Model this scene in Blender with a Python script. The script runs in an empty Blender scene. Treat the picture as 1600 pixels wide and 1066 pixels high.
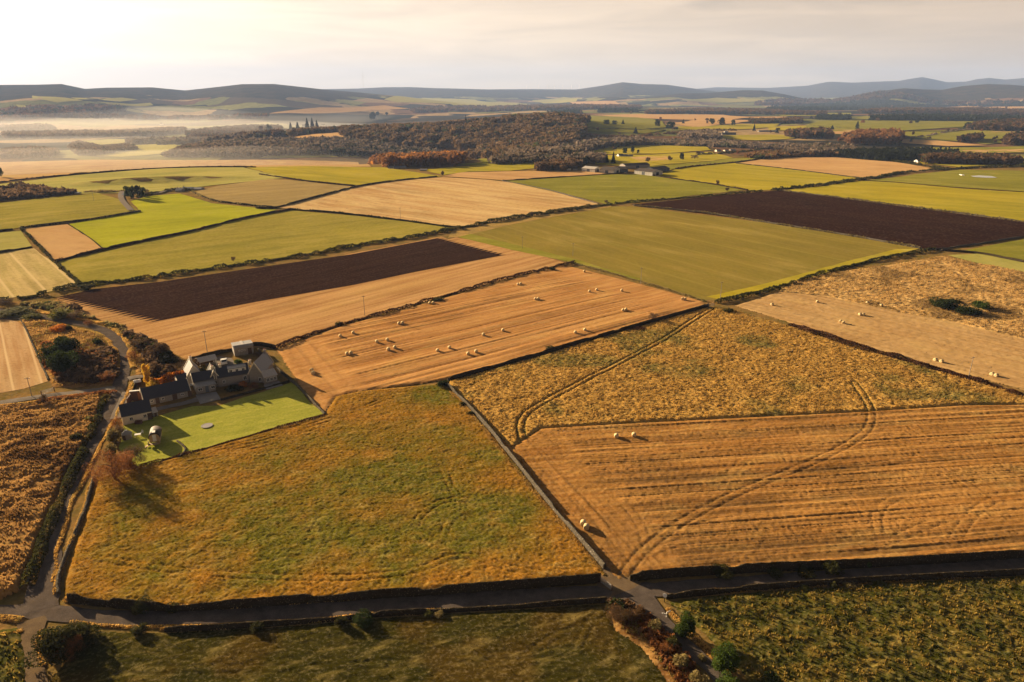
import bpy, math, random
import numpy as np
from mathutils import Vector, Matrix
from mathutils.geometry import delaunay_2d_cdt
random.seed(7); RNG = np.random.default_rng(7)
S = bpy.context.scene; COL = S.collection
# ---------------------------------------------------------------- camera
H = 80.0; F = 1067.0; PITCH = math.atan(383/1067)
cam = bpy.data.cameras.new('camera'); camo = bpy.data.objects.new('camera', cam); COL.objects.link(camo)
camo.location = (0, 0, H); camo.rotation_euler = (math.pi/2-PITCH, 0, 0)
cam.sensor_width = 36; cam.lens = 36*F/1600; cam.clip_end = 90000; cam.clip_start = 1
S.camera = camo
# ---------------------------------------------------------------- sun, sky, exposure
SUN_AZ = math.radians(-53); SUN_EL = math.radians(14)      # azimuth measured from +Y towards +X
SD = Vector((math.sin(SUN_AZ)*math.cos(SUN_EL), math.cos(SUN_AZ)*math.cos(SUN_EL), math.sin(SUN_EL)))
sl = bpy.data.lights.new('sun', 'SUN'); sl.energy = 5.0; sl.angle = math.radians(.5); sl.color = (1, .75, .44)
so = bpy.data.objects.new('sun', sl); COL.objects.link(so)
so.rotation_euler = (-SD).to_track_quat('-Z', 'Y').to_euler(); so.location = (-200, 150, 300)
S.view_settings.view_transform = 'Standard'; S.view_settings.look = 'None'
S.view_settings.exposure = 1.84; S.view_settings.gamma = 1
W = bpy.data.worlds.new('World'); S.world = W; W.use_nodes = True
def world():
    nt = W.node_tree; N = nt.nodes; L = nt.links; N.clear()
    out = N.new('ShaderNodeOutputWorld'); bg = N.new('ShaderNodeBackground'); bg.inputs[1].default_value = .1
    sky = N.new('ShaderNodeTexSky'); sky.sky_type = 'NISHITA'; sky.sun_disc = False
    sky.sun_elevation = SUN_EL; sky.sun_rotation = -SUN_AZ if False else SUN_AZ
    sky.altitude = 200; sky.air_density = 1.0; sky.dust_density = 2.0
    tc = N.new('ShaderNodeTexCoord')
    def math_(op, a, b=None, c=None, cl=False):
        m = N.new('ShaderNodeMath'); m.operation = op; m.use_clamp = cl
        for i, v in enumerate((a, b, c)):
            if v is None: continue
            if isinstance(v, (int, float)): m.inputs[i].default_value = v
            else: L.new(v, m.inputs[i])
        return m.outputs[0]
    dn = N.new('ShaderNodeVectorMath'); dn.operation = 'NORMALIZE'; L.new(tc.outputs['Generated'], dn.inputs[0])
    dp = N.new('ShaderNodeVectorMath'); dp.operation = 'DOT_PRODUCT'
    L.new(dn.outputs[0], dp.inputs[0]); dp.inputs[1].default_value = SD
    sx = N.new('ShaderNodeSeparateXYZ'); L.new(dn.outputs[0], sx.inputs[0])
    z = math_('MAXIMUM', sx.outputs[2], 0.0)
    d = math_('MAXIMUM', dp.outputs['Value'], 0.0)
    glow = math_('MULTIPLY_ADD', math_('POWER', d, 28), 6.0, math_('MULTIPLY', math_('POWER', d, 6), 1.8))
    # thin high cloud veil: bright low down, thinning upwards
    veil = math_('DIVIDE', 1.0, math_('ADD', 1.0, math_('POWER', math_('MULTIPLY', z, 3.6), 4.0)))
    # streaky cirrus
    mp = N.new('ShaderNodeMapping'); L.new(dn.outputs[0], mp.inputs[0]); mp.inputs['Scale'].default_value = (2.2, 2.2, 22); mp.inputs['Rotation'].default_value = (.03, .05, 0)
    nz = N.new('ShaderNodeTexNoise'); L.new(mp.outputs[0], nz.inputs[0]); nz.inputs['Scale'].default_value = 2.2; nz.inputs['Detail'].default_value = 7; nz.inputs['Roughness'].default_value = .55; nz.inputs['Distortion'].default_value = .6
    mr = N.new('ShaderNodeMapRange'); L.new(nz.outputs[0], mr.inputs[0]); mr.inputs[1].default_value = .38; mr.inputs[2].default_value = .68; mr.inputs[3].default_value = .88; mr.inputs[4].default_value = 1.10
    # a dusky cloud high on the right and a low bank over the far hills
    az = math_('ARCTAN2', sx.outputs[0], sx.outputs[1])
    def cloud(a0, e0, wa, we, ns):
        q = math_('ADD', math_('POWER', math_('DIVIDE', math_('ABSOLUTE', math_('SUBTRACT', az, a0)), wa), 2.0), math_('POWER', math_('DIVIDE', math_('ABSOLUTE', math_('SUBTRACT', sx.outputs[2], e0)), we), 2.0))
        n2 = N.new('ShaderNodeTexNoise'); mq = N.new('ShaderNodeMapping'); mq.inputs['Scale'].default_value = (1, 1, 5); L.new(dn.outputs[0], mq.inputs[0]); L.new(mq.outputs[0], n2.inputs[0]); n2.inputs['Scale'].default_value = ns; n2.inputs['Detail'].default_value = 6
        r = N.new('ShaderNodeMapRange'); L.new(math_('SUBTRACT', math_('ADD', 1.0, math_('MULTIPLY', math_('SUBTRACT', n2.outputs[0], .5), 3.5)), q), r.inputs[0]); r.inputs[1].default_value = .1; r.inputs[2].default_value = .9
        return r.outputs[0]
    c1 = cloud(.375, .108, .15, .011, 9); c2 = cloud(.335, .020, .10, .009, 26)
    cf = math_('MULTIPLY', math_('SUBTRACT', 1.0, math_('MULTIPLY', c1, .20)), math_('ADD', 1.0, math_('MULTIPLY', c2, .14)))
    vb = math_('MULTIPLY', math_('MULTIPLY', veil, mr.outputs[0]), cf)
    cA = N.new('ShaderNodeMix'); cA.data_type = 'RGBA'; L.new(d, cA.inputs[0])
    cA.inputs[6].default_value = (1.95, 1.36, .82, 1); cA.inputs[7].default_value = (3.3, 2.5, 1.68, 1)
    sc = N.new('ShaderNodeVectorMath'); sc.operation = 'SCALE'; L.new(cA.outputs[2], sc.inputs[0]); L.new(vb, sc.inputs['Scale'])
    gl = N.new('ShaderNodeVectorMath'); gl.operation = 'SCALE'; gl.inputs[0].default_value = (1, .93, .80); L.new(glow, gl.inputs['Scale'])
    sk = N.new('ShaderNodeVectorMath'); sk.operation = 'MULTIPLY'; L.new(sky.outputs[0], sk.inputs[0]); sk.inputs[1].default_value = (.055, .05, .055)
    a1 = N.new('ShaderNodeVectorMath'); a1.operation = 'ADD'; L.new(sc.outputs[0], a1.inputs[0]); L.new(sk.outputs[0], a1.inputs[1])
    a2 = N.new('ShaderNodeVectorMath'); a2.operation = 'ADD'; L.new(a1.outputs[0], a2.inputs[0]); L.new(gl.outputs[0], a2.inputs[1])
    L.new(a2.outputs[0], bg.inputs[0]); L.new(bg.outputs[0], out.inputs[0])
world()
# ---------------------------------------------------------------- noise (numpy)
def _h(ix, iy, s):
    n = (ix.astype(np.int64)*374761393 + iy.astype(np.int64)*668265263 + s*974634777) & 0xffffffff
    n = ((n ^ (n >> 13))*1274126177) & 0xffffffff
    return ((n ^ (n >> 16)) & 0xffff)/65535.0
def vn(x, y, s=0):
    x = np.asarray(x, float); y = np.asarray(y, float)
    ix = np.floor(x); iy = np.floor(y); fx = x-ix; fy = y-iy
    fx = fx*fx*(3-2*fx); fy = fy*fy*(3-2*fy)
    a = _h(ix, iy, s); b = _h(ix+1, iy, s); c = _h(ix, iy+1, s); d = _h(ix+1, iy+1, s)
    return (a*(1-fx)+b*fx)*(1-fy)+(c*(1-fx)+d*fx)*fy
def fbm(x, y, s=0, o=4):
    r = 0; a = .5; t = 0
    for i in range(o):
        r = r+a*vn(x*2**i+13.7*i, y*2**i-7.1*i, s+i); t += a; a *= .5
    return r/t
def sst(e0, e1, x):
    t = np.clip((x-e0)/(e1-e0), 0, 1); return t*t*(3-2*t)
# ---------------------------------------------------------------- terrain height
cP, sP = math.cos(PITCH), math.sin(PITCH)
def eaz(u): return math.degrees(math.atan((u-800)/1133.6))
RIDGES = [  # distance, front depth, back depth, profile (u, v of the skyline)
 (6800, 1900, 3000, [(-500,136),(-200,134),(0,133),(60,133),(100,132),(135,139),(170,137),(240,136),(290,141),(340,136),(380,132),(430,132),(480,137),(520,141),(560,144),(620,150),(720,162),(900,175)]),
 (12500, 3200, 5000, [(300,150),(420,142),(520,139),(560,138),(600,136),(640,136),(680,138),(760,140),(830,139),(900,139.5),(940,134),(972,129),(1000,132),(1040,133),(1080,138),(1120,143),(1200,152),(1350,160)]),
 (17500, 3500, 4500, [(900,160),(1020,150),(1085,139),(1120,136),(1200,137),(1260,134),(1288,129),(1296,128.5),(1330,130),(1400,127),(1420,123),(1436,120.5),(1455,124),(1475,128),(1505,127),(1520,123),(1540,121),(1565,124),(1600,121),(1650,119),(1750,127),(2100,133)]),
 (8600, 1300, 2500, [(860,160),(900,155),(950,151),(1000,153),(1040,149),(1060,146),(1100,145.5),(1130,143),(1160,140.5),(1190,141),(1225,147),(1262,155),(1300,158),(1330,154),(1370,143),(1410,138),(1440,139.5),(1470,140),(1500,134),(1540,130.5),(1575,132),(1620,136),(1750,138),(2100,150)]),
 (5200, 900, 1600, [(-300,160),(0,156),(60,151),(150,154),(210,163),(300,168),(420,172),(600,172)]),
]
_r = []
for D, wf, wb, pr in RIDGES:
    az = np.array([eaz(u) for u, v in pr])
    zt = np.array([H+(150-v)/F*math.cos(math.radians(eaz(u)))*cP*cP*D for u, v in pr])
    _r.append((D, wf, wb, az, zt))
def T(x, y):
    x = np.asarray(x, float); y = np.asarray(y, float)
    d = np.hypot(x, y)+1e-6; az = np.degrees(np.arctan2(x, y))
    # gentle swells of the fields
    a = sst(220, 650, d)
    z = a*(1.8*np.sin(x/95+1.0)*np.sin(y/120+.5)+1.2*np.sin((x+y)/70))
    z = z + sst(430, 640, d)*(1-sst(700, 900, d))*2.0*sst(-8, -20, az)
    # the valley
    sv = 1-sst(-10, 6, az)
    zv = -46*sst(880, 1300, d)*sv - 8*(1-sv)*sst(900, 1250, d)*(1-sst(1500, 2300, d))
    zv = zv*(1-.35*sst(3200, 6500, d)) + sst(1500, 3500, d)*(1-sv)*-4
    z = z*(1-sst(850, 1100, d)*.3)+zv
    # wooded hill
    hx = x+300; hy = y-1720
    z = z+45*np.exp(-(hx/380)**2-(hy/330)**2)+20*np.exp(-((x-120)/260)**2-((y-1850)/300)**2)
    z = z+9*np.exp(-((x+640)/160)**2-((y-1850)/150)**2)
    # near ridge bank on the left
    for (x0, y0, x1, y1, hh, w) in BANKS:
        L = math.hypot(x1-x0, y1-y0); tx, ty = (x1-x0)/L, (y1-y0)/L
        s = (x-x0)*tx+(y-y0)*ty; n = -(x-x0)*ty+(y-y0)*tx
        e = sst(-30, 60, s)*(1-sst(L-60, L+30, s))
        z = z+hh*e*np.exp(-np.where(n > 0, (n/(w*6))**2, (n/w)**2))
    # far country
    z = z+sst(2500, 6000, d)*14*(fbm(x/1300+5, y/1300, 3, 3)-.5)*2
    for D, wf, wb, ra, rz in _r:
        zt = np.interp(az, ra, rz)*((az > -75) & (az < 75))
        dd = d-D*(1+.035*np.sin(az/2.3))
        sh = np.where(dd < 0, np.exp(-(dd/wf)**2), np.exp(-(dd/wb)**2))
        nz = (fbm(x/900, y/900, 11, 4)-.5)
        h = (zt+60)*sh*(1+.35*nz*(1-sh)*1.5)-60+nz*10*sh*(1-sh)*4
        z = np.maximum(z, np.where(zt > -40, h, -999))
    return z
BANKS = []; TUFTS = []
def ray(u, v):
    x = (u-800)/F; y = (533-v)/F
    return np.array([x, cP+y*sP, -sP+y*cP])
_t = np.concatenate([np.linspace(60, 300, 60), np.geomspace(302, 22000, 900)])
def px(u, v, dz=0.0):
    d = ray(u, v)
    if v > 480:
        t = (dz-H)/d[2]; return Vector((d[0]*t, d[1]*t, dz))
    X = d[0]*_t; Y = d[1]*_t; Z = H+d[2]*_t
    g = Z-T(X, Y)-dz; k = np.nonzero(g < 0)[0]
    if len(k) == 0: i = len(_t)-1; a = _t[i]; return Vector((d[0]*a, d[1]*a, float(T(d[0]*a, d[1]*a))))
    i = max(1, k[0]); a0, a1, g0, g1 = _t[i-1], _t[i], g[i-1], g[i]
    a = a0+(a1-a0)*g0/(g0-g1+1e-9)
    for _ in range(3):
        gm = H+d[2]*a-float(T(d[0]*a, d[1]*a))-dz
        if gm > 0: a0, g0 = a, gm
        else: a1, g1 = a, gm
        a = a0+(a1-a0)*g0/(g0-g1+1e-9)
    return Vector((d[0]*a, d[1]*a, H+d[2]*a-dz))
def flat(u, v):
    d = ray(u, v); t = -H/d[2]; return (d[0]*t, d[1]*t)
for (ua, va, ub, vb, hh, w) in [(110,291,365,281,5.0,7),(400,268,480,272,2.5,6),(540,273,600,275,2.0,5)]:
    BANKS.append(flat(ua, va)+flat(ub, vb)+(hh, w))
def tz(x, y): return float(T(x, y))
# ---------------------------------------------------------------- object helpers
def tag(o, label=None, cat=None, group=None, kind=None):
    if label: o['label'] = label
    if cat: o['category'] = cat
    if group: o['group'] = group
    if kind: o['kind'] = kind
    return o
def mesh_np(name, V, Fc, mats, mi=None, smooth=False, attrs=None):
    V = np.ascontiguousarray(V, dtype=np.float32); Fc = np.ascontiguousarray(Fc, dtype=np.int32)
    n, k = Fc.shape
    me = bpy.data.meshes.new(name)
    me.vertices.add(len(V)); me.vertices.foreach_set('co', V.ravel())
    me.loops.add(n*k); me.loops.foreach_set('vertex_index', Fc.ravel())
    me.polygons.add(n); me.polygons.foreach_set('loop_start', np.arange(n, dtype=np.int32)*k)
    me.polygons.foreach_set('loop_total', np.full(n, k, np.int32))
    if mi is not None: me.polygons.foreach_set('material_index', np.asarray(mi, np.int32))
    if smooth: me.polygons.foreach_set('use_smooth', np.ones(n, bool))
    for m in (mats if isinstance(mats, (list, tuple)) else [mats]): me.materials.append(m)
    for nm, arr in (attrs or {}).items():
        at = me.attributes.new(nm, 'FLOAT', 'POINT'); at.data.foreach_set('value', np.asarray(arr, np.float32))
    me.update(calc_edges=True)
    return me
def put(me, name=None, parent=None, loc=(0,0,0), rz=0, sc=1):
    o = bpy.data.objects.new(name or me.name, me); COL.objects.link(o)
    o.location = loc; o.rotation_euler = (0, 0, rz)
    o.scale = (sc, sc, sc) if isinstance(sc, (int, float)) else sc
    if parent: o.parent = parent
    return o
def empty(name, loc, rz=0, label=None, cat=None, group=None):
    o = bpy.data.objects.new(name, None); COL.objects.link(o); o.location = loc; o.rotation_euler = (0, 0, rz); o.empty_display_size = .5
    return tag(o, label, cat, group)
# ---------------------------------------------------------------- materials
class NT:
    def __init__(s, name):
        s.m = bpy.data.materials.new(name); s.m.use_nodes = True; s.t = s.m.node_tree; s.N = s.t.nodes; s.L = s.t.links
        s.N.clear(); s.out = s.N.new('ShaderNodeOutputMaterial'); s.b = s.N.new('ShaderNodeBsdfPrincipled'); s.L.new(s.b.outputs[0], s.out.inputs[0])
        s.b.inputs['Roughness'].default_value = .85
        s.b.inputs['Specular IOR Level'].default_value = .0
        s.g = None
    def pos(s, scale=(1, 1, 1), rot=0):
        if s.g is None: s.g = s.N.new('ShaderNodeNewGeometry')
        v = s.g.outputs['Position']
        r = s.N.new('ShaderNodeMapping'); r.vector_type = 'POINT'; s.L.new(v, r.inputs[0]); r.inputs['Rotation'].default_value = (0, 0, -rot)
        q = s.N.new('ShaderNodeVectorMath'); q.operation = 'MULTIPLY'; s.L.new(r.outputs[0], q.inputs[0]); q.inputs[1].default_value = scale
        return q.outputs[0]
    def noise(s, vec, scale=1, det=3, rough=.55, dist=0):
        n = s.N.new('ShaderNodeTexNoise'); s.L.new(vec, n.inputs[0]); n.inputs['Scale'].default_value = scale; n.inputs['Detail'].default_value = det
        n.inputs['Roughness'].default_value = rough; n.inputs['Distortion'].default_value = dist; return n.outputs[0]
    def rng(s, v, a, b, c=0, d=1):
        n = s.N.new('ShaderNodeMapRange'); s.L.new(v, n.inputs[0])
        for i, q in enumerate((a, b, c, d)): n.inputs[i+1].default_value = q
        return n.outputs[0]
    def mix(s, f, a, b, mode='MIX'):
        n = s.N.new('ShaderNodeMix'); n.data_type = 'RGBA'; n.blend_type = mode
        for i, q in ((0, f), (6, a), (7, b)):
            if isinstance(q, (int, float)): n.inputs[i].default_value = q
            elif isinstance(q, tuple): n.inputs[i].default_value = q if len(q) == 4 else q+(1,)
            else: s.L.new(q, n.inputs[i])
        return n.outputs[2]
    def mth(s, op, a, b=0.0):
        n = s.N.new('ShaderNodeMath'); n.operation = op
        for i, q in ((0, a), (1, b)):
            if isinstance(q, (int, float)): n.inputs[i].default_value = q
            else: s.L.new(q, n.inputs[i])
        return n.outputs[0]
    def attr(s, nm):
        n = s.N.new('ShaderNodeAttribute'); n.attribute_name = nm; return n.outputs['Fac']
    def bump(s, h, strength=.5, dist=.2):
        n = s.N.new('ShaderNodeBump'); n.inputs['Strength'].default_value = strength; n.inputs['Distance'].default_value = dist
        s.L.new(h, n.inputs['Height']); s.L.new(n.outputs[0], s.b.inputs['Normal'])
    def col(s, c):
        if isinstance(c, tuple): s.b.inputs['Base Color'].default_value = c if len(c) == 4 else c+(1,)
        else: s.L.new(c, s.b.inputs['Base Color'])
def ang(p):   # direction of a line through two photograph points, on the ground
    a = flat(p[0], p[1]); b = flat(p[2], p[3]); return math.atan2(b[1]-a[1], b[0]-a[0])
def fmat(name, c1, c2, c3=None, row=None, gap=2.5, rs=.5, patch=40, fine=1.2, bs=.35, bd=.12, tint=None, fs=.45, lines=None, vs=1.0):
    """field: c1/c2 blotches of size patch, c3 irregular rows along direction row, fine mottling"""
    m = NT(name); p = m.pos()
    big = m.rng(m.noise(p, 1/patch, 4, .6, .3), .38, .62)
    c = m.mix(big, c1, c2)
    f1 = m.noise(p, 1/fine, 3, .65)
    rw = None
    if row is not None:
        pr = m.pos((1/(gap*22), 1/gap, 1), row)
        rw = m.noise(pr, 1.0, 4, .6, .25)
        c = m.mix(m.mth('MULTIPLY', m.rng(rw, .40, .62), rs), c, c3 or c2)
    if tint: c = m.mix(m.mth('MINIMUM', m.attr('tint'), 1.0), c, tint)
    va = m.noise(m.pos((1/patch/.9, 1/patch*3.2, 1), row or .4), 1, 5, .62, .4)
    c = m.mix(m.mth('MULTIPLY', m.rng(va, .52, .70), .42*vs), c, m.mix(.5, c, (.62,.47,.16))); c = m.mix(m.mth('MULTIPLY', m.rng(va, .48, .32), .38*vs), c, m.mix(.5, c, (.05,.055,.012)))
    dk = m.mix(.55, c, (0.02, .015, .008)); lt = m.mix(.35, c, (.75, .60, .36))
    c = m.mix(m.mth('MULTIPLY', m.rng(f1, .5, .28), fs), c, dk)
    c = m.mix(m.mth('MULTIPLY', m.rng(f1, .52, .75), fs*.6), c, lt)
    if lines is not None:    # tractor tramlines
        w = m.N.new('ShaderNodeTexWave'); m.L.new(m.pos((1, 1, 1), lines[0]), w.inputs[0]); w.bands_direction = 'Y'
        w.inputs['Scale'].default_value = .314/lines[1]*1.0; w.inputs['Distortion'].default_value = 0.0
        c = m.mix(m.mth('MULTIPLY', m.rng(w.outputs[1], .96, 1.0), lines[2]), c, lines[3])
    m.col(c)
    h = f1 if rw is None else m.mth('ADD', m.mth('MULTIPLY', f1, .6), m.mth('MULTIPLY', rw, 1.1))
    m.bump(h, bs, bd)
    return m.m
# ---------------------------------------------------------------- polygons on the ground
def inpoly(X, Y, P):
    r = np.zeros(X.shape, bool); n = len(P)
    for i in range(n):
        x0, y0 = P[i]; x1, y1 = P[(i+1) % n]
        if y0 == y1: continue
        c = ((Y >= min(y0, y1)) & (Y < max(y0, y1))) & (X < (x1-x0)*(Y-y0)/(y1-y0)+x0)
        r ^= c
    return r
def dseg(X, Y, P, closed=False):
    best = np.full(X.shape, 1e9); n = len(P)
    for i in range(n if closed else n-1):
        x0, y0 = P[i]; x1, y1 = P[(i+1) % n]; dx, dy = x1-x0, y1-y0; l2 = dx*dx+dy*dy+1e-9
        t = np.clip(((X-x0)*dx+(Y-y0)*dy)/l2, 0, 1)
        best = np.minimum(best, np.hypot(X-x0-t*dx, Y-y0-t*dy))
    return best
def poly(pts): return [tuple(px(u, v))[:2] for u, v in pts]
def dens(P, s, closed=True):
    out = []; n = len(P)
    for i in range(n if closed else n-1):
        a = np.array(P[i]); b = np.array(P[(i+1) % n]); k = max(1, int(np.hypot(*(b-a))/s))
        for j in range(k): out.append(tuple(a+(b-a)*j/k))
    if not closed: out.append(tuple(P[-1]))
    return out
def smooth_line(P, s):
    P = [np.array(p) for p in P]; out = []
    for i in range(len(P)-1):
        p0 = P[max(0, i-1)]; p1 = P[i]; p2 = P[i+1]; p3 = P[min(len(P)-1, i+2)]
        k = max(2, int(np.linalg.norm(p2-p1)/s))
        for j in range(k):
            t = j/k
            out.append(tuple(.5*((2*p1)+(-p0+p2)*t+(2*p0-5*p1+4*p2-p3)*t*t+(-p0+3*p1-3*p2+p3)*t**3)))
    out.append(tuple(P[-1])); return out
def field(name, pts, mat, layer=1, step=None, label=None, zig=None, kind='structure', edge=0.0):
    P = poly(pts) if not zig else pts
    A = np.array(P); dm = np.hypot(A[:,0], A[:,1])
    s = step or max(4.0, float(np.median(dm))*.016)
    B = dens(P, s)
    if edge:
        B = [(x+edge*(vn(x/ (edge*4), y/(edge*4), 5)-.5)*2, y+edge*(vn(x/(edge*4), y/(edge*4), 6)-.5)*2) for x, y in B]
    gx, gy = np.meshgrid(np.arange(A[:,0].min()+s/2, A[:,0].max(), s), np.arange(A[:,1].min()+s/2, A[:,1].max(), s))
    gx = gx.ravel(); gy = gy.ravel()
    ok = inpoly(gx, gy, B) & (dseg(gx, gy, P, True) > s*.6)
    V2 = [Vector(b) for b in B]+[Vector((a, b)) for a, b in zip(gx[ok], gy[ok])]
    nb = len(B); E = [(i, (i+1) % nb) for i in range(nb)]
    r = delaunay_2d_cdt(V2, E, [], 1, 1e-4)
    v = np.array([tuple(q) for q in r[0]]); f = np.array([t for t in r[2] if len(t) == 3])
    d = np.hypot(v[:,0], v[:,1])
    z = T(v[:,0], v[:,1])+(.03+.012*layer)+np.clip(d-250, 0, 2500)*.00035*(layer*.6+.6)
    a = v[f[:,0]]; b = v[f[:,1]]; c = v[f[:,2]]
    fl = ((b-a)[:,0]*(c-a)[:,1]-(b-a)[:,1]*(c-a)[:,0]) < 0
    f[fl] = f[fl][:, ::-1]
    o = put(mesh_np(name, np.c_[v, z], f, mat, smooth=True), name)
    return tag(o, label, 'field', None, kind)
def relief(name, pts, mat, s, hfun, label=None, fade=1.0, z0=.03, tuft=None):
    """densely meshed field with real furrows and tussocks"""
    P = poly(pts); A = np.array(P)
    xs = np.arange(A[:,0].min(), A[:,0].max()+s, s); ys = np.arange(A[:,1].min(), A[:,1].max()+s, s)
    X, Y = np.meshgrid(xs, ys)
    J = .35*s; X = X+J*(_h(np.arange(X.size).reshape(X.shape), np.zeros(X.shape), 1)-.5)*2; Y = Y+J*(_h(np.arange(X.size).reshape(X.shape), np.zeros(X.shape), 2)-.5)*2
    de = dseg(X, Y, P, True); ins = inpoly(X, Y, P)
    ok = ins | (de < s*.6)
    h, tint = hfun(X, Y, de)
    z = T(X, Y)+z0+h*np.clip(de/fade, 0, 1)*ins
    idx = np.arange(X.size).reshape(X.shape)
    q = np.stack([idx[:-1,:-1], idx[:-1,1:], idx[1:,1:], idx[1:,:-1]], -1).reshape(-1, 4)
    okf = ok.ravel(); q = q[okf[q].all(1)]
    used = np.unique(q); mp = np.zeros(X.size, int); mp[used] = np.arange(len(used))
    V = np.c_[X.ravel(), Y.ravel(), z.ravel()][used]
    o = put(mesh_np(name, V, mp[q], mat, smooth=True, attrs={'tint': tint.ravel()[used]}), name)
    if tuft: TUFTS.append((name, V, tint.ravel()[used], (de.ravel()[used] > .5), tuft, label))
    return tag(o, label, 'field', None, 'structure')
def strip(name, line, w, mat, label=None, z=.10, s=1.5, kind='structure', cat='road', jag=.0):
    L = smooth_line([tuple(px(u, v))[:2] for u, v in line], s); n = len(L); A = np.array(L)
    t = np.gradient(A, axis=0); t /= np.linalg.norm(t, axis=1)[:, None]+1e-9; nn = np.c_[-t[:,1], t[:,0]]
    W_ = np.interp(np.arange(n), np.linspace(0, n-1, len(w)), w) if isinstance(w, (list, tuple)) else np.full(n, w)
    cols = 5; V = []; 
    for k in range(cols):
        f = (k/(cols-1)-.5); j = (vn(A[:,0]/1.3, A[:,1]/1.3, 31+k)-.5)*2*jag if k in (0, cols-1) else 0
        q = A+nn*((f*W_)+j)[:, None]; q3 = np.c_[q, T(q[:,0], q[:,1])+z+.05*(1-(2*f)**2)+np.maximum(0, np.hypot(q[:,0], q[:,1])-300)*.001]
        V.append(q3)
    V = np.concatenate(V); Fc = []
    for k in range(cols-1):
        i = np.arange(n-1); Fc.append(np.c_[i+k*n, i+(k+1)*n, i+1+(k+1)*n, i+1+k*n][:, ::-1])
    Fc = np.concatenate(Fc)
    o = put(mesh_np(name, V, Fc, mat, smooth=True), name); return tag(o, label, cat, None, kind)
# ================================================================ GROUND
STUB = (.46,.25,.10); STUB2 = (.40,.215,.09); SOIL = (.020,.009,.007)
def ground():
    azs = np.concatenate([np.arange(-60, 60.01, .16), np.arange(63, 298, 4.0)]); azs = np.radians(azs)
    rs = np.concatenate([np.arange(20, 300, 12.0), np.geomspace(300, 27000, 470)])
    A, R = np.meshgrid(azs, rs); X = R*np.sin(A); Y = R*np.cos(A)
    Z = T(X, Y)-.02-np.maximum(0, R-300)*.0002
    n = len(azs); m = len(rs); idx = np.arange(n*m).reshape(m, n); nx = np.roll(idx, -1, 1)
    q = np.stack([idx[:-1], nx[:-1], nx[1:], idx[1:]], -1).reshape(-1, 4)[:, ::-1]
    V = np.c_[X.ravel(), Y.ravel(), Z.ravel()]
    # centre cap
    c = len(V); V = np.vstack([V, [0, 0, 0]]); cap = np.stack([np.full(n, c), idx[0], nx[0], nx[0]], -1)
    me_q = q
    az = np.degrees(A)
    hill = sst(20, 120, Z)*sst(3500, 5000, R)
    hl = np.append(hill.ravel(), 0)
    m_ = NT('ground'); p = m_.pos()
    d = m_.N.new('ShaderNodeVectorMath'); d.operation = 'LENGTH'; m_.L.new(p, d.inputs[0]); dist = d.outputs['Value']
    nearc = m_.mix(m_.rng(m_.noise(p, .12, 5, .7), .35, .65), (.33,.19,.065), (.15,.12,.035))
    nearc = m_.mix(m_.rng(m_.noise(p, .9, 3, .6), .3, .7), m_.mix(.4, nearc, (.03,.02,.01)), nearc)
    # far patchwork of fields and woods
    wp = m_.N.new('ShaderNodeVectorMath'); wp.operation = 'ADD'; m_.L.new(p, wp.inputs[0])
    wn = m_.N.new('ShaderNodeTexNoise'); m_.L.new(p, wn.inputs[0]); wn.inputs['Scale'].default_value = .0016; wn.inputs['Detail'].default_value = 3
    ws = m_.N.new('ShaderNodeVectorMath'); ws.operation = 'SCALE'; m_.L.new(wn.outputs[1], ws.inputs[0]); ws.inputs['Scale'].default_value = 420
    m_.L.new(ws.outputs[0], wp.inputs[1])
    vo = m_.N.new('ShaderNodeTexVoronoi'); m_.L.new(wp.outputs[0], vo.inputs[0]); vo.inputs['Scale'].default_value = 1/330; vo.inputs['Randomness'].default_value = .9; vo.distance = 'CHEBYCHEV'
    sp = m_.N.new('ShaderNodeSeparateColor'); m_.L.new(vo.outputs['Color'], sp.inputs[0])
    r = m_.N.new('ShaderNodeValToRGB'); r.color_ramp.interpolation = 'CONSTANT'; m_.L.new(sp.outputs[0], r.inputs[0])
    cols = [(0, (.020,.024,.016)), (.26, (.10,.07,.04)), (.40, (.20,.20,.06)), (.55, (.42,.29,.14)), (.68, (.04,.036,.025)), (.78, (.28,.27,.09)), (.90, (.20,.11,.06))]
    el = r.color_ramp.elements
    while len(el) < len(cols): el.new(.5)
    for e, (a, b) in zip(el, cols): e.position = a; e.color = b+(1,)
    farc = r.outputs[0]
    big = m_.noise(p, .0011, 6, .65)
    wood = m_.mix(m_.rng(m_.noise(p, .01, 5, .7), .35, .65), (.016,.020,.014), (.07,.048,.030))
    hm = m_.mth('ADD', m_.mth('MULTIPLY', m_.attr('hill'), .32), big)
    farc = m_.mix(m_.rng(hm, .60, .63), farc, wood)
    farc = m_.mix(m_.mth('MULTIPLY', m_.rng(m_.noise(p, .03, 4, .7), .35, .65), .45), farc, (.03,.026,.018))
    c_ = m_.mix(m_.rng(dist, 1000, 1500), nearc, farc); m_.col(c_)
    m_.bump(m_.noise(p, .8, 4, .6), .5, .3)
    me = mesh_np('ground', V, me_q, m_.m, smooth=True, attrs={'hill': hl})
    o = put(me, 'ground'); tag(o, 'broad farmland running out to dark wooded hills on the horizon', 'ground', None, 'structure')
ground()
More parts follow.
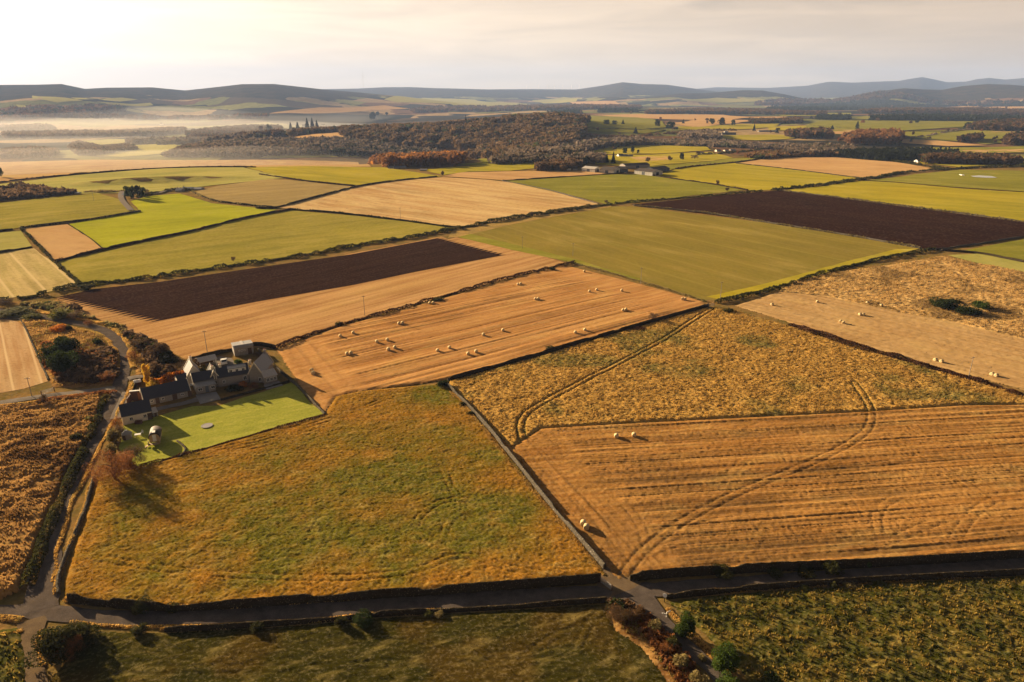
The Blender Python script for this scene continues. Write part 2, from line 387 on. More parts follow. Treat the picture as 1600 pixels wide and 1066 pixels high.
# ---- the photograph's field colours
M = {}
RB = ang((525,575,800,510)); RC = ang((430,535,885,410)); RF = ang((1200,662,1600,640))
M['stubC'] = fmat('pale_stubble', (.53,.31,.13), (.46,.26,.10), (.29,.14,.05), RC, 3.2, .7, 60, .9)
M['stubP'] = fmat('far_stubble', (.52,.325,.14), (.44,.255,.10), (.64,.46,.22), ang((600,300,900,335)), 9, .8, 120, 3, .2)
M['stubV'] = fmat('striped_stubble', (.42,.33,.12), (.36,.27,.10), (.60,.44,.20), ang((32,395,95,455)), 2.6, .6, 60, 2, .2, lines=(ang((32,395,95,455)), 12, .7, (.66,.50,.26)))
M['stubAB'] = fmat('road_stubble', (.46,.275,.13), (.38,.21,.09), (.60,.42,.22), ang((0,525,18,615)), 1.5, .5, 50, 1, .3, lines=(ang((0,525,18,615)), 7, .7, (.68,.50,.28)))
M['soil'] = fmat('ploughed_soil', SOIL, (.026,.012,.009), (.040,.020,.014), RC, 1.6, .8, 90, 1.0, .7, .15, fs=.3, vs=.06)
M['soilI'] = fmat('red_ploughed_soil', (.025,.009,.006), (.019,.007,.005), (.036,.015,.010), ang((1000,322,1430,388)), 1.4, .7, 90, 1.5, .6, .15, fs=.3, vs=.06)
M['olive'] = fmat('young_crop', (.225,.175,.030), (.19,.155,.028), (.27,.19,.045), ang((1200,345,1440,388)), 3, .5, 70, 1.6, .25, .08, fs=.25, lines=(ang((1200,345,1440,388)), 24, .35, (.30,.24,.06)))
M['grassQ'] = fmat('pasture_grass', (.29,.245,.040), (.22,.195,.030), (.36,.28,.06), ang((125,440,700,360)), 7, .5, 60, 2.0, .5, .2, fs=.35)
M['bright'] = fmat('bright_pasture', (.36,.36,.018), (.27,.285,.018), (.45,.42,.03), ang((110,350,430,326)), 12, .5, 90, 2.5, .35, .2, fs=.2)
M['green'] = fmat('green_pasture', (.215,.205,.026), (.175,.17,.022), (.27,.24,.035), ang((800,290,1160,297)), 8, .5, 70, 2.5, .35, .2, fs=.25)
M['yellow'] = fmat('yellow_green_pasture', (.36,.285,.020), (.27,.235,.020), (.44,.35,.035), ang((1030,275,1250,290)), 12, .5, 110, 3, .3, .2, fs=.2)
M['pale'] = fmat('pale_pasture', (.36,.32,.08), (.29,.28,.07), (.42,.35,.11), ang((0,300,400,270)), 14, .6, 70, 3, .4, .3, fs=.25)
M['tan'] = fmat('tan_stubble', (.50,.30,.13), (.44,.25,.10), (.56,.36,.17), ang((1150,255,1470,268)), 14, .5, 100, 4, .2, fs=.2)
M['tanL'] = fmat('straw_field', (.52,.36,.15), (.46,.29,.12), (.40,.22,.10), ang((0,283,560,258)), 16, .7, 100, 4, .25, fs=.3)
M['brownW'] = fmat('brown_green_field', (.31,.225,.085), (.28,.20,.075), (.36,.26,.11), ang((330,310,560,292)), 6, .6, 100, 3, .2, fs=.2)
M['heath'] = fmat('brown_heath', (.13,.065,.038), (.21,.10,.05), (.08,.05,.03), 0.1, 25, .7, 60, 7, .8, 1.0, fs=.8)
M['lawn'] = fmat('mown_lawn', (.29,.30,.045), (.34,.335,.055), (.24,.26,.035), ang((240,700,500,640)), 1.6, .5, 6, .6, .5, .07, fs=.5)
M['rough'] = fmat('rough_grass', (.40,.25,.075), (.27,.19,.06), (.17,.15,.04), None, patch=9, fine=.8, bs=.8, bd=.25, fs=.7)
TU = (.45, .14)
def tusk(amp, wl, ga=0.0, seed=0, rowdir=None, stretch=1.0):
    c, s = (math.cos(rowdir), math.sin(rowdir)) if rowdir is not None else (1, 0)
    def f(X, Y):
        a = (X*c+Y*s)/stretch; b = -X*s+Y*c
        wx = (vn(a/wl*.7, b/wl*.7, seed+50)-.5)*1.4
        n1 = 1-np.abs(2*vn(a/wl+wx, b/wl-wx, seed)-1); n2 = vn(a/(wl*.45), b/(wl*.45), seed+3); n3 = vn(a/(wl*3.5), b/(wl*3.5), seed+7)
        return amp*(n1*.65+n2*.45+n3*.5)
    return f
def ptl(pts): return [tuple(px(u, v))[:2] for u, v in pts]
def ruts(X, Y, lines, half=.95, w=.27, fade=False):
    m = np.zeros(X.shape)
    for L in lines:
        P = smooth_line(L, 3.0); d = dseg(X, Y, P)
        e = 1-np.exp(-np.minimum(np.hypot(X-L[0][0], Y-L[0][1]), np.hypot(X-L[-1][0], Y-L[-1][1]))**2/30) if fade else 1
        m = np.maximum(m, np.exp(-((d-half)/w)**2)*e)
    return m*sst(.2, .6, vn(X/3, Y/3, 61)*.5+vn(X/11, Y/11, 62)*.5) if fade else m
# -- G rough weedy field
TR1 = ptl([(1112,484),(1082,502),(1040,530),(980,562),(900,603),(850,630),(822,648),(813,668),(818,690)])
TR2 = ptl([(1335,600),(1352,625),(1362,650),(1348,680),(1285,717),(1200,752),(1120,788),(1050,828),(1000,868),(972,905)])
TR2b = ptl([(1112,484),(1200,520),(1290,570),(1335,600)])
fG = tusk(.44, .95, seed=2)
def hG(X, Y, de):
    r = ruts(X, Y, [TR1]); r2 = ruts(X, Y, [TR2]); h = fG(X, Y)
    g = fbm(X/14, Y/14, 9, 3)
    P = px(900,565); g = np.maximum(g, 1.0*np.exp(-((X-P.x)/22)**2-((Y-P.y)/9)**2))
    rr = np.maximum(r, r2*.8)
    return h*(1-rr)-.12*r, np.clip(sst(.52, .75, g)*.9*(vn(X/1.1, Y/1.1, 4)*.7+.3)+rr*.9, 0, 1)
M['G'] = fmat('weedy_set_aside', (.47,.275,.070), (.36,.205,.048), None, None, patch=7, fine=.55, bs=.5, bd=.1, tint=(.13,.135,.04), fs=.6)
relief('rough_meadow', [(700,597),(830,561),(900,540),(1000,510),(1105,481),(1150,486),(1240,512),(1320,540),(1400,562),(1595,617),(1660,632),(1500,634),(1350,644),(1200,651),(1000,661),(845,670),(800,700),(770,672),(725,628)], M['G'], .36, hG, 'rough tussocky golden meadow behind the long stone wall', tuft=(3.2, .34))
# -- F stubble, bottom right
WALL_F = ptl([(697,600),(760,665),(850,775),(945,888)])
cF, sF = math.cos(RF), math.sin(RF)
rw2 = math.atan2(WALL_F[-1][1]-WALL_F[0][1], WALL_F[-1][0]-WALL_F[0][0])
ARC = [ptl([(1480,868),(1500,830),(1540,790),(1600,765)]), ptl([(1290,868),(1380,850),(1480,812),(1600,790)]), ptl([(985,880),(1060,850),(1150,842),(1260,850)]), ptl([(985,895),(1010,860),(1000,820),(960,770)]), ptl([(1400,660),(1450,690),(1530,700),(1600,690)]),ptl([(1600,755),(1560,745),(1480,755),(1400,780),(1372,800),(1372,830),(1395,862)]), ptl([(1200,750),(1330,735),(1450,715),(1520,722)]), ptl([(985,860),(1030,835),(1100,812),(1180,800)]),
       ptl([(1225,700),(1232,720),(1240,735)]), ptl([(1400,690),(1430,715),(1490,745),(1560,790)]), ptl([(1320,770),(1335,800),(1350,830)]), ptl([(1440,868),(1500,850),(1600,830)]), ptl([(830,690),(880,750),(940,820),(975,880)]), ptl([(1165,690),(1180,705),(1120,760)])]
def rows(X, Y, th, gap, seed):
    c, s = math.cos(th), math.sin(th); a = X*c+Y*s; b = -X*s+Y*c+1.0*(vn(a/30, a*0, seed)-.5)
    w1 = vn(a/80, b/gap, seed+1); w2 = .5*vn(a/40, b/(gap*.32), seed+2)+.5*(.5+.5*np.cos(b/gap*6.283*2)); w3 = vn(a/90, b/(gap*2.7), seed+3)
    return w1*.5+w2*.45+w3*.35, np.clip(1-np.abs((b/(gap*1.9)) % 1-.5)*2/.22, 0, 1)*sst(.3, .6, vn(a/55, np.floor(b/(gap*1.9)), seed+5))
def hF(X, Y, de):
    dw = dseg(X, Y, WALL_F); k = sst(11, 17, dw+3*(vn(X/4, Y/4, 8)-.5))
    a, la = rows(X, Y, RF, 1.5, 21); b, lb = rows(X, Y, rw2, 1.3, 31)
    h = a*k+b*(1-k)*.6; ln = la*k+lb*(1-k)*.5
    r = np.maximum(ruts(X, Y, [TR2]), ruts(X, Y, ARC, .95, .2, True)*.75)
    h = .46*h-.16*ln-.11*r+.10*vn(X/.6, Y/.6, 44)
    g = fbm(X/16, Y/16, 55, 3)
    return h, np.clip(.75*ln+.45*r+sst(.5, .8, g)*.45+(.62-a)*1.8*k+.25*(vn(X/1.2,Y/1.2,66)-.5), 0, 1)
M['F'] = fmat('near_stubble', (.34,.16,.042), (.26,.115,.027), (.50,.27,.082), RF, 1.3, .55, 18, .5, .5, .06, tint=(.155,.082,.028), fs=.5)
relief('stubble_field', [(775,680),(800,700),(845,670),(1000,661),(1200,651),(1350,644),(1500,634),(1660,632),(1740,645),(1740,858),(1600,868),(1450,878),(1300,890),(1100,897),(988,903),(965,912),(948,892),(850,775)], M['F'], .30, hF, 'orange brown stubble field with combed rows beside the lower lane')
# -- A green and orange pasture
fA = tusk(.21, .62, seed=12); fA2 = tusk(.12, .7, seed=15, rowdir=ang((200,900,900,905)), stretch=6)
AR = [ptl([(640,850),(655,810),(690,785),(730,783),(760,800)]), ptl([(690,860),(700,820),(725,800),(750,798)]), ptl([(690,720),(700,750),(715,775),(740,780)]), ptl([(180,800),(180,830),(183,860)]), ptl([(190,790),(191,820),(196,855)]),
      ptl([(120,870),(300,895),(500,905),(640,895),(720,870),(800,890),(900,905)]), ptl([(520,690),(600,700),(660,705)]), ptl([(250,722),(400,690),(520,655),(620,618)]), ptl([(240,730),(420,695),(540,660)])]
def hA(X, Y, de):
    r = ruts(X, Y, AR, .8, .22, True)
    p1 = fbm(X/11, Y/11, 71, 4); e = np.exp(-de/4.5)
    tn = np.clip(.74+(p1-.5)*2.2-.8*e, 0, 1)
    P = px(560,760); tn = np.clip(tn+.12*np.exp(-((X-P.x)/26)**2-((Y-P.y)/24)**2), 0, 1)
    P = px(600,660); tn = np.clip(tn-.55*np.exp(-((X-P.x)/26)**2-((Y-P.y)/13)**2), 0, 1)
    P = px(690,620); tn = np.clip(tn+.9*np.exp(-((X-P.x)/9)**2-((Y-P.y)/7)**2), 0, 1)
    tn = np.clip(tn*(.55+.45*vn(X/1.4, Y/1.4, 73))*1.2+.25*(vn(X/.6, Y/.6, 74)-.5), 0, 1)
    return fA(X, Y)+fA2(X, Y)*.7-.15*r, np.clip(tn-.3*r, 0, 1)
M['A'] = fmat('mixed_pasture', (.33,.155,.020), (.22,.115,.016), None, None, patch=6, fine=.5, bs=.5, bd=.07, tint=(.120,.110,.012), fs=.8)
relief('pasture', [(150,748),(215,731),(300,708),(400,679),(508,650),(512,640),(525,620),(560,612),(640,604),(696,600),(760,667),(850,778),(944,890),(948,900),(800,912),(700,921),(600,930),(400,947),(250,952),(160,945),(100,932),(100,905),(118,850),(138,790)], M['A'], .27, hA, 'green and orange pasture in front of the farmhouse lawn', tuft=(3.4, .15))
# -- B stubble with bales
cB0 = ptl([(432,545),(505,645)])
rwB = math.atan2(cB0[1][1]-cB0[0][1], cB0[1][0]-cB0[0][0])
def hB(X, Y, de):
    dw = dseg(X, Y, cB0); k = sst(11, 18, dw+4*(vn(X/5, Y/5, 8)-.5))
    a, la = rows(X, Y, RB, 2.2, 121); b, lb = rows(X, Y, rwB, 1.6, 131)
    h = a*k+b*(1-k)*.7; ln = la*k+.4*lb*(1-k)
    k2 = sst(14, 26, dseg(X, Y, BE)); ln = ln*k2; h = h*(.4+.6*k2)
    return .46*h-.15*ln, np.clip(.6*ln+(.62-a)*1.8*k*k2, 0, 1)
BE = ptl([(880,412),(1100,472)])
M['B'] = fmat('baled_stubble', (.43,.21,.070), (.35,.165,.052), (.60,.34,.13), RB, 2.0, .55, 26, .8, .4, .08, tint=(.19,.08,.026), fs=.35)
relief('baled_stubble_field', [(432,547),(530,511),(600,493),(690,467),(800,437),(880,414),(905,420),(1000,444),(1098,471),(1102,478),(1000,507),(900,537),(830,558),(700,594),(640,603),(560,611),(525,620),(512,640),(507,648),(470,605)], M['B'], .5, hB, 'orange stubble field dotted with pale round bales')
# -- AC moor on the left
fM = tusk(.8, 2.6, seed=32, rowdir=.35, stretch=1.6); fM2 = tusk(.25, .9, seed=36)
def hM(X, Y, de):
    g = fbm(X/9, Y/9, 91, 4)
    return fM(X, Y)+fM2(X, Y), np.clip(sst(.46, .66, g), 0, 1)
fM3 = tusk(.35, 1.2, seed=37)
def hM2(X, Y, de): return fM3(X, Y), np.clip(sst(.42, .62, fbm(X/5, Y/5, 97, 4)), 0, 1)
M['moor'] = fmat('rough_moor_grass', (.35,.19,.06), (.24,.125,.04), None, None, patch=6, fine=.6, bs=.7, bd=.15, tint=(.12,.055,.018), fs=.7)
relief('moorland', [(-140,660),(0,636),(60,630),(120,622),(160,618),(160,632),(152,662),(132,700),(108,740),(84,790),(64,840),(48,890),(30,925),(0,938),(-140,950)], M['moor'], .35, hM, 'rough brown moorland left of the narrow road', tuft=(3.0, .42))
# -- H right stubble, H2 rough
M['H'] = fmat('right_stubble', (.46,.285,.12), (.38,.22,.085), (.52,.34,.155), ang((1200,500,1600,590)), 3, .6, 30, 1.0, .45, .15, fs=.4)
def hH(X, Y, de):
    a, la = rows(X, Y, ang((1200,500,1600,595)), 2.2, 221)
    return .30*a-.12*la+.1*vn(X/1.3, Y/1.3, 5), np.clip(.35*la, 0, 1)
M['H1'] = fmat('right_stubble_rows', (.46,.285,.12), (.38,.22,.085), (.52,.34,.155), ang((1200,500,1600,595)), 2.5, .6, 30, 1.0, .3, .1, tint=(.2,.11,.045), fs=.4)
relief('right_stubble_field', [(1148,478),(1220,455),(1290,462),(1400,486),(1500,505),(1720,560),(1720,645),(1600,610),(1405,559),(1245,508)], M['H1'], .6, hH, 'tan stubble field with scattered bales beyond the brown hedge')
fH = tusk(.55, 1.8, seed=42)
def hH2(X, Y, de): return fH(X, Y), sst(.5, .7, fbm(X/12, Y/12, 43, 3))
M['H2'] = fmat('pale_rough_grass', (.52,.335,.135), (.42,.25,.09), None, None, patch=9, fine=.8, bs=.5, bd=.15, tint=(.26,.16,.06), fs=.5)
relief('pale_rough_pasture', [(1215,457),(1240,440),(1300,427),(1400,413),(1470,401),(1560,418),(1720,450),(1720,563),(1500,507),(1400,488),(1290,464)], M['H2'], .55, hH2, 'pale tufted pasture around the dark gorse clump', tuft=(1.6, .40))
field('olive_strip_field', [(1480,399),(1530,397),(1600,411),(1720,433),(1720,452),(1600,426),(1520,410)], M['pale'], 2, label='pale green corner of pasture at the right edge')
# -- near darker fields at the bottom
fD = tusk(.16, .8, seed=52, rowdir=ang((100,1010,900,985)), stretch=3); fE = tusk(.34, .9, seed=62)
def hD(X, Y, de):
    l = ruts(X, Y, [ptl([(100,1048),(500,1045),(700,1032),(860,1020)]), ptl([(820,1030),(860,1000),(900,985)]), ptl([(905,1010),(925,970),(940,960)])], .7, .3)
    return fD(X, Y)-.06*l, np.clip(sst(.45, .70, fbm(X/8, Y/8, 92, 3))*.7, 0, 1)
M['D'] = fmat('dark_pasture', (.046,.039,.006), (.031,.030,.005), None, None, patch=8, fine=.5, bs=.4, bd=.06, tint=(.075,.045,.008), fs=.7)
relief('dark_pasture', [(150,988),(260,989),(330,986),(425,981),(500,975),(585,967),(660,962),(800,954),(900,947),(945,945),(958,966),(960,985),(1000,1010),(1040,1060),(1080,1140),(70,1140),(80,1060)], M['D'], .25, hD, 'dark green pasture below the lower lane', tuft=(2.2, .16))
def hE(X, Y, de): return fE(X, Y), np.clip(sst(.40, .60, fbm(X/1.5, Y/1.1, 93, 3)*.7+fbm(X/9, Y/9, 94, 3)*.3), 0, 1)
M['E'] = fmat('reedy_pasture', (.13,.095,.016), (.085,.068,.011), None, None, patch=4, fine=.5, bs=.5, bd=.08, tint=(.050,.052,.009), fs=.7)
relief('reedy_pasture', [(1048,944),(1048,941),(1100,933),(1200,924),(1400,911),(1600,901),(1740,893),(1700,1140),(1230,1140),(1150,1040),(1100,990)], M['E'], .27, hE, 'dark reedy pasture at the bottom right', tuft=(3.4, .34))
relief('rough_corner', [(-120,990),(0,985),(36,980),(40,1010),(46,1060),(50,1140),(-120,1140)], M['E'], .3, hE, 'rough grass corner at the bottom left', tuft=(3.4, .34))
relief('scrub_ground', [(28,503),(45,497),(75,502),(113,510),(150,520),(172,542),(184,566),(184,590),(176,600),(120,606),(82,606),(74,590),(56,548),(40,515)], M['moor'], .5, hM2, 'tawny rough ground inside the road bend', tuft=(2.5, .35))
relief('scrub_ground', [(60,482),(90,468),(130,492),(215,527),(262,551),(290,563),(300,578),(290,596),(236,600),(232,590),(212,586),(210,560),(200,538),(190,520),(160,505),(113,494)], M['moor'], .5, hM2, 'tawny rough ground between the road and the pale stubble', tuft=(2.5, .3))
relief('rough_verge', [(212,598),(208,610),(215,622),(206,622),(203,608),(206,598)], M['E'], .3, hE, 'grassy corner beside the farm entrance', tuft=(3, .2))
relief('scrub_ground', [(950,950),(985,952),(1010,968),(1045,1005),(1080,1045),(1100,1080),(1110,1140),(1080,1140),(1040,1062),(1002,1012),(962,986)], M['moor'], .3, hM2, 'bracken ground left of the side lane', tuft=(3.2, .3))
# -- flatter fields further off
FD = [
 ('pale_stubble_field', [(88,466),(130,489),(215,524),(262,548),(290,561),(345,552),(380,541),(428,545),(530,508),(690,465),(800,434),(882,411),(830,395),(740,376),(712,371),(700,374),(690,370),(500,406),(300,434),(150,455)], 'stubC', 1, 'pale combed stubble around the ploughed strip'),
 ('crop_field', [(716,371),(800,350),(955,323),(990,323),(1200,349),(1320,368),(1438,388),(1380,405),(1300,424),(1200,454),(1130,470),(1098,468),(1000,441),(900,413),(820,393),(760,381)], 'olive', 1, 'large olive green crop field in the middle of the view'),
 ('crop_headland', [(1128,469),(1200,453),(1300,424),(1380,404),(1436,389),(1400,390),(1360,400),(1290,418),(1190,445),(1105,464)], 'yellow', 3, 'bright green headland band along the lower edge of the crop field'),
 ('crop_margin', [(716,371),(800,391),(900,412),(1000,440),(1000,436),(905,407),(810,384),(735,366)], 'green', 3, 'greener margin along the left edge of the crop field'),
 ('ploughed_field', [(985,320),(1100,308),(1190,300),(1215,298),(1300,308),(1400,322),(1600,348),(1720,363),(1600,371),(1500,385),(1452,391),(1430,386),(1320,367),(1200,347)], 'soilI', 1, 'dark red ploughed field on the right'),
 ('small_pasture', [(1500,393),(1600,374),(1720,356),(1720,432),(1600,409)], 'green', 2, 'small green pasture at the right edge below the ploughed field'),
 ('green_pasture', [(785,283),(840,279),(920,274),(1000,272),(1050,279),(1100,286),(1165,297),(1080,306),(990,317),(950,320),(900,307)], 'green', 1, 'green pasture in front of the dark barns'),
 ('yellow_pasture', [(1028,274),(1060,264),(1130,256),(1155,255),(1250,266),(1350,278),(1280,288),(1205,297),(1172,298),(1100,286)], 'yellow', 1, 'yellow green pasture right of the dark barns'),
 ('tan_field', [(1155,255),(1200,248),(1300,246),(1400,254),(1470,267),(1400,272),(1352,278),(1250,266)], 'tan', 1, 'smooth tan field below the right hand plantation'),
 ('lime_pasture', [(1225,298),(1290,291),(1350,283),(1400,286),(1500,295),(1600,301),(1720,306),(1720,360),(1600,346),(1400,320),(1300,307)], 'yellow', 2, 'long lime green pasture above the red ploughed field'),
 ('far_right_pasture', [(1358,282),(1430,273),(1500,266),(1620,268),(1720,272),(1720,305),(1600,300),(1480,292),(1400,285)], 'green', 2, 'deep green pasture at the right edge with a white puddle'),
 ('wide_stubble_field', [(435,325),(500,308),(560,292),(620,283),(683,277),(760,281),(800,286),(860,299),(935,319),(850,335),(790,346),(722,355),(640,345),(560,336),(500,330)], 'stubP', 1, 'wide tan stubble field left of the barns'),
 ('hill_pasture', [(88,410),(180,390),(300,361),(380,341),(455,329),(560,338),(640,347),(708,356),(690,363),(560,384),(400,410),(250,431),(150,446),(125,444)], 'grassQ', 1, 'mottled green pasture above the ploughed strip'),
 ('bright_pasture', [(105,351),(160,341),(218,331),(205,315),(230,307),(280,303),(330,318),(400,325),(432,328),(360,345),(300,359),(230,374),(160,389),(140,372)], 'bright', 1, 'bright lime pasture shadowed by the dark tree clump'),
 ('small_stubble_field', [(33,358),(105,351),(140,372),(160,389),(120,398),(85,408),(60,384)], 'tan', 1, 'small rusty stubble plot left of the bright pasture'),
 ('far_left_pasture', [(-120,325),(0,318),(80,309),(155,303),(190,313),(218,330),(160,340),(100,349),(33,356),(0,362),(-120,372)], 'grassQ', 2, 'olive pasture at the left edge'),
 ('left_corner_pasture', [(-120,376),(0,364),(33,361),(50,386),(0,394),(-120,408)], 'pale', 1, 'small pale pasture at the left edge'),
 ('striped_stubble_field', [(-120,412),(0,396),(52,388),(85,412),(124,445),(60,460),(0,468),(-120,482)], 'stubV', 1, 'striped straw field at the left edge'),
 ('brown_field', [(300,301),(340,291),(420,280),(480,284),(560,291),(500,306),(428,324),(370,318),(330,312)], 'brownW', 1, 'brown stubble field beyond the bright pasture'),
 ('ridge_pasture', [(-120,305),(0,288),(100,276),(250,264),(380,262),(420,272),(452,278),(340,289),(240,300),(150,303),(50,304),(-120,318)], 'pale', 1, 'pale green ridge with a dark bank'),
 ('straw_ridge_field', [(-120,258),(0,254),(150,250),(400,250),(560,254),(580,261),(400,262),(250,263),(100,275),(0,287),(-120,300)], 'tanL', 1, 'straw coloured field along the valley edge'),
 ('golden_pasture', [(385,262),(480,260),(600,262),(640,268),(690,276),(620,283),(560,290),(470,281),(430,274)], 'yellow', 1, 'golden pasture left of the orange wood'),
 ('narrow_stubble_field', [(690,276),(720,270),(800,268),(900,268),(960,266),(980,271),(900,275),(785,282)], 'tan', 2, 'narrow tan strip left of the farm sheds'),
 ('road_stubble_field', [(-120,500),(0,498),(30,503),(46,520),(60,560),(76,596),(40,607),(0,614),(-120,628)], 'stubAB', 1, 'tan stubble field left of the scrub triangle'),
 ('lawn', [(192,668),(200,655),(240,652),(300,636),(345,634),(380,622),(430,606),(455,598),(480,622),(506,647),(400,677),(300,706),(216,729),(200,725),(186,700)], 'lawn', 3, 'bright mown lawn in front of the farmhouse'),
]
for nm, pts, m, ly, lb in FD: field(nm, pts, M[m], ly, label=lb, edge=.5)
# ploughed strip with serrated ends
field('road_edge', [(708,358),(800,343),(880,331),(955,321),(955,324),(800,351),(716,371),(700,372)], M['rough'], 2, label='rough grass beside the double hedge')
def plough():
    def zg(a, b, n, dx):
        a = np.array(a); b = np.array(b); out = []
        for i in range(n):
            out.append(tuple(a+(b-a)*i/n)); out.append(tuple(a+(b-a)*(i+.5)/n+np.array(dx)))
        return out
    d = np.array([math.cos(RC), math.sin(RC)])
    TL = poly([(80,467)])[0]; BL = poly([(232,505)])[0]; BR = poly([(792,398)])[0]; TR = poly([(688,372)])[0]
    top = poly([(150,452),(250,441),(400,419),(550,398),(650,379)]); bot = poly([(650,425),(550,446),(400,472)])
    P = zg(TL, BL, 20, d*5.5)+[BL]+bot[::-1]+zg(BR, TR, 16, -d*5.0)+[TR]+top[::-1]
    field('ploughed_strip', P, M['soil'], 4, label='dark brown ploughed strip with serrated ends', zig=True)
plough()
# far patchwork traced from the photograph
FARF = [
 ('green', [(800,178),(900,180),(1000,184),(1035,190),(1040,200),(960,202),(880,198),(800,189)]),
 ('tan', [(925,180),(1020,179),(1130,180),(1180,184),(1120,189),(1040,187),(960,183)]),
 ('tan', [(1052,193),(1100,187),(1190,189),(1130,195),(1080,199)]),
 ('green', [(830,196),(900,198),(1000,201),(1040,204),(1010,209),(920,206),(850,201)]),
 ('heath', [(800,199),(860,203),(920,209),(980,213),(940,220),(860,217),(800,210)]),
 ('yellow', [(1060,198),(1150,195),(1220,193),(1210,199),(1120,203),(1060,204)]),
 ('heath', [(860,218),(1000,212),(1100,215),(1190,222),(1300,228),(1290,238),(1220,245),(1150,243),(1110,230),(1000,226),(900,228),(850,234)]),
 ('yellow', [(880,233),(940,228),(1100,228),(1112,235),(1050,240),(980,242),(900,240)]),
 ('yellow', [(910,243),(1000,243),(1110,238),(1145,247),(1060,256),(1000,262),(930,257)]),
 ('tan', [(985,246),(1040,244),(1048,250),(1000,254)]),
 ('green', [(1000,262),(1060,257),(1140,248),(1200,246),(1150,254),(1060,263),(1030,271)]),
 ('green', [(1330,238),(1420,231),(1540,231),(1640,228),(1640,238),(1500,241),(1400,241)]),
 ('yellow', [(1420,246),(1500,244),(1640,246),(1640,258),(1500,262),(1440,256)]),
 ('tan', [(1410,218),(1460,220),(1540,228),(1480,229),(1410,224)]),
 ('green', [(1400,207),(1500,204),(1640,204),(1640,222),(1540,226),(1470,219),(1410,215)]),
 ('tan', [(1490,208),(1560,206),(1640,207),(1640,212),(1560,211)]),
 ('green', [(1280,190),(1400,189),(1500,190),(1580,189),(1510,199),(1400,206),(1300,206),(1250,200)]),
 ('tan', [(1250,203),(1340,204),(1420,207),(1330,211),(1260,208)]),
 ('green', [(1320,183),(1360,181),(1360,187),(1325,188)]),
 ('green', [(1200,176),(1330,177),(1330,183),(1220,182)]),
 ('tan', [(1170,183),(1230,183),(1220,188),(1180,188)]),
 ('yellow', [(1200,199),(1260,197),(1260,203),(1200,205)]),
 ('yellow', [(1120,212),(1200,211),(1260,212),(1240,217),(1180,220),(1120,217)]),
 ('tan', [(1500,235),(1640,233),(1640,238),(1520,240)]),
 ('green', [(745,248),(800,245),(870,243),(880,248),(800,252),(750,254)]),
 ('yellow', [(660,266),(700,262),(760,258),(830,257),(850,262),(800,267),(730,269),(690,274)]),
 ('green', [(700,258),(780,252),(850,254),(850,258),(760,259)]),
 ('tan', [(460,215),(500,209),(533,207),(538,214),(500,219),(465,219)]),
 ('green', [(470,209),(500,206),(530,203),(533,206),(500,209)]),
 ('pale', [(415,243),(500,240),(590,240),(560,246),(460,247),(410,247)]),
 ('pale', [(150,235),(200,228),(270,225),(280,230),(250,241),(190,246),(150,244)]),
 ('pale', [(120,222),(170,218),(220,219),(200,224),(140,228)]),
 ('tan', [(420,178),(500,168),(600,165),(640,170),(580,173),(480,178)]),
 ('pale', [(600,156),(660,153),(740,156),(760,160),(700,163),(620,160)]),
 ('pale', [(700,162),(760,160),(830,163),(800,168),(720,169)]),
 ('pale', [(830,157),(880,152),(910,153),(900,159),(850,162)]),
 ('tan', [(890,160),(960,158),(970,163),(920,166)]),
 ('pale', [(1060,157),(1120,153),(1200,155),(1180,159),(1100,160)]),
 ('tan', [(1345,161),(1400,160),(1415,164),(1370,166)]),
 ('tan', [(1465,164),(1530,161),(1545,163),(1500,168)]),
 ('tan', [(1540,168),(1640,164),(1640,168),(1560,171)]),
 ('tan', [(1360,172),(1420,173),(1400,177),(1350,176)]),
 ('pale', [(50,150),(100,153),(130,158),(90,161),(50,155)]),
 ('pale', [(110,153),(190,153),(215,156),(160,157),(120,156)]),
 ('pale', [(25,164),(65,168),(100,179),(70,178),(30,170)]),
 ('pale', [(150,159),(235,161),(240,165),(170,164)]),
]
FK = {'green': 'far green field', 'tan': 'far tan field', 'heath': 'brown heath', 'yellow': 'far yellow green field', 'pale': 'distant pale field'}
for i, (m, pts) in enumerate(FARF):
    field({'heath': 'heath'}.get(m, 'distant_field'), pts, M[m], 2, label=FK[m]+' in the distance', edge=3)
Pw = [tuple(q) for q in poly([(900,232),(820,244),(720,246),(640,238),(560,226),(530,213)])]+[(-520,1700),(-430,1800),(-300,1830),(-100,1800),(120,1850),(200,1780)]
field('hill_slope', Pw, M['heath'], 1, label='brown open slopes of the wooded hill', zig=True)
# ---------------------------------------------------------------- roads
def roadmat(name, c1, c2):
    m = NT(name); p = m.pos(); n = m.noise(p, .5, 5, .7); n2 = m.noise(p, 6, 3, .6); n3 = m.noise(p, .12, 3)
    c = m.mix(m.rng(n, .35, .65), c1, c2); c = m.mix(m.mth('MULTIPLY', m.rng(n2, .4, .6), .4), c, tuple(x*.5 for x in c1))
    c = m.mix(m.mth('MULTIPLY', m.rng(n3, .5, .7), .35), c, (.15,.11,.075)); m.col(c); m.bump(n2, .3, .02); return m.m
M['road'] = roadmat('worn_asphalt', (.085,.068,.058), (.14,.112,.095)); M['yard'] = roadmat('yard_gravel', (.20,.17,.145), (.27,.23,.19)); M['dirt'] = roadmat('dirt_track', (.13,.09,.055), (.20,.14,.08))
strip('lane', [(-150,962),(0,957),(60,955),(120,963),(200,967),(300,965),(400,960),(600,947),(800,934),(1000,923),(1200,909),(1400,896),(1600,883),(1760,872)], 3.5, M['road'], 'narrow lane running across the bottom of the view', .11, jag=.25)
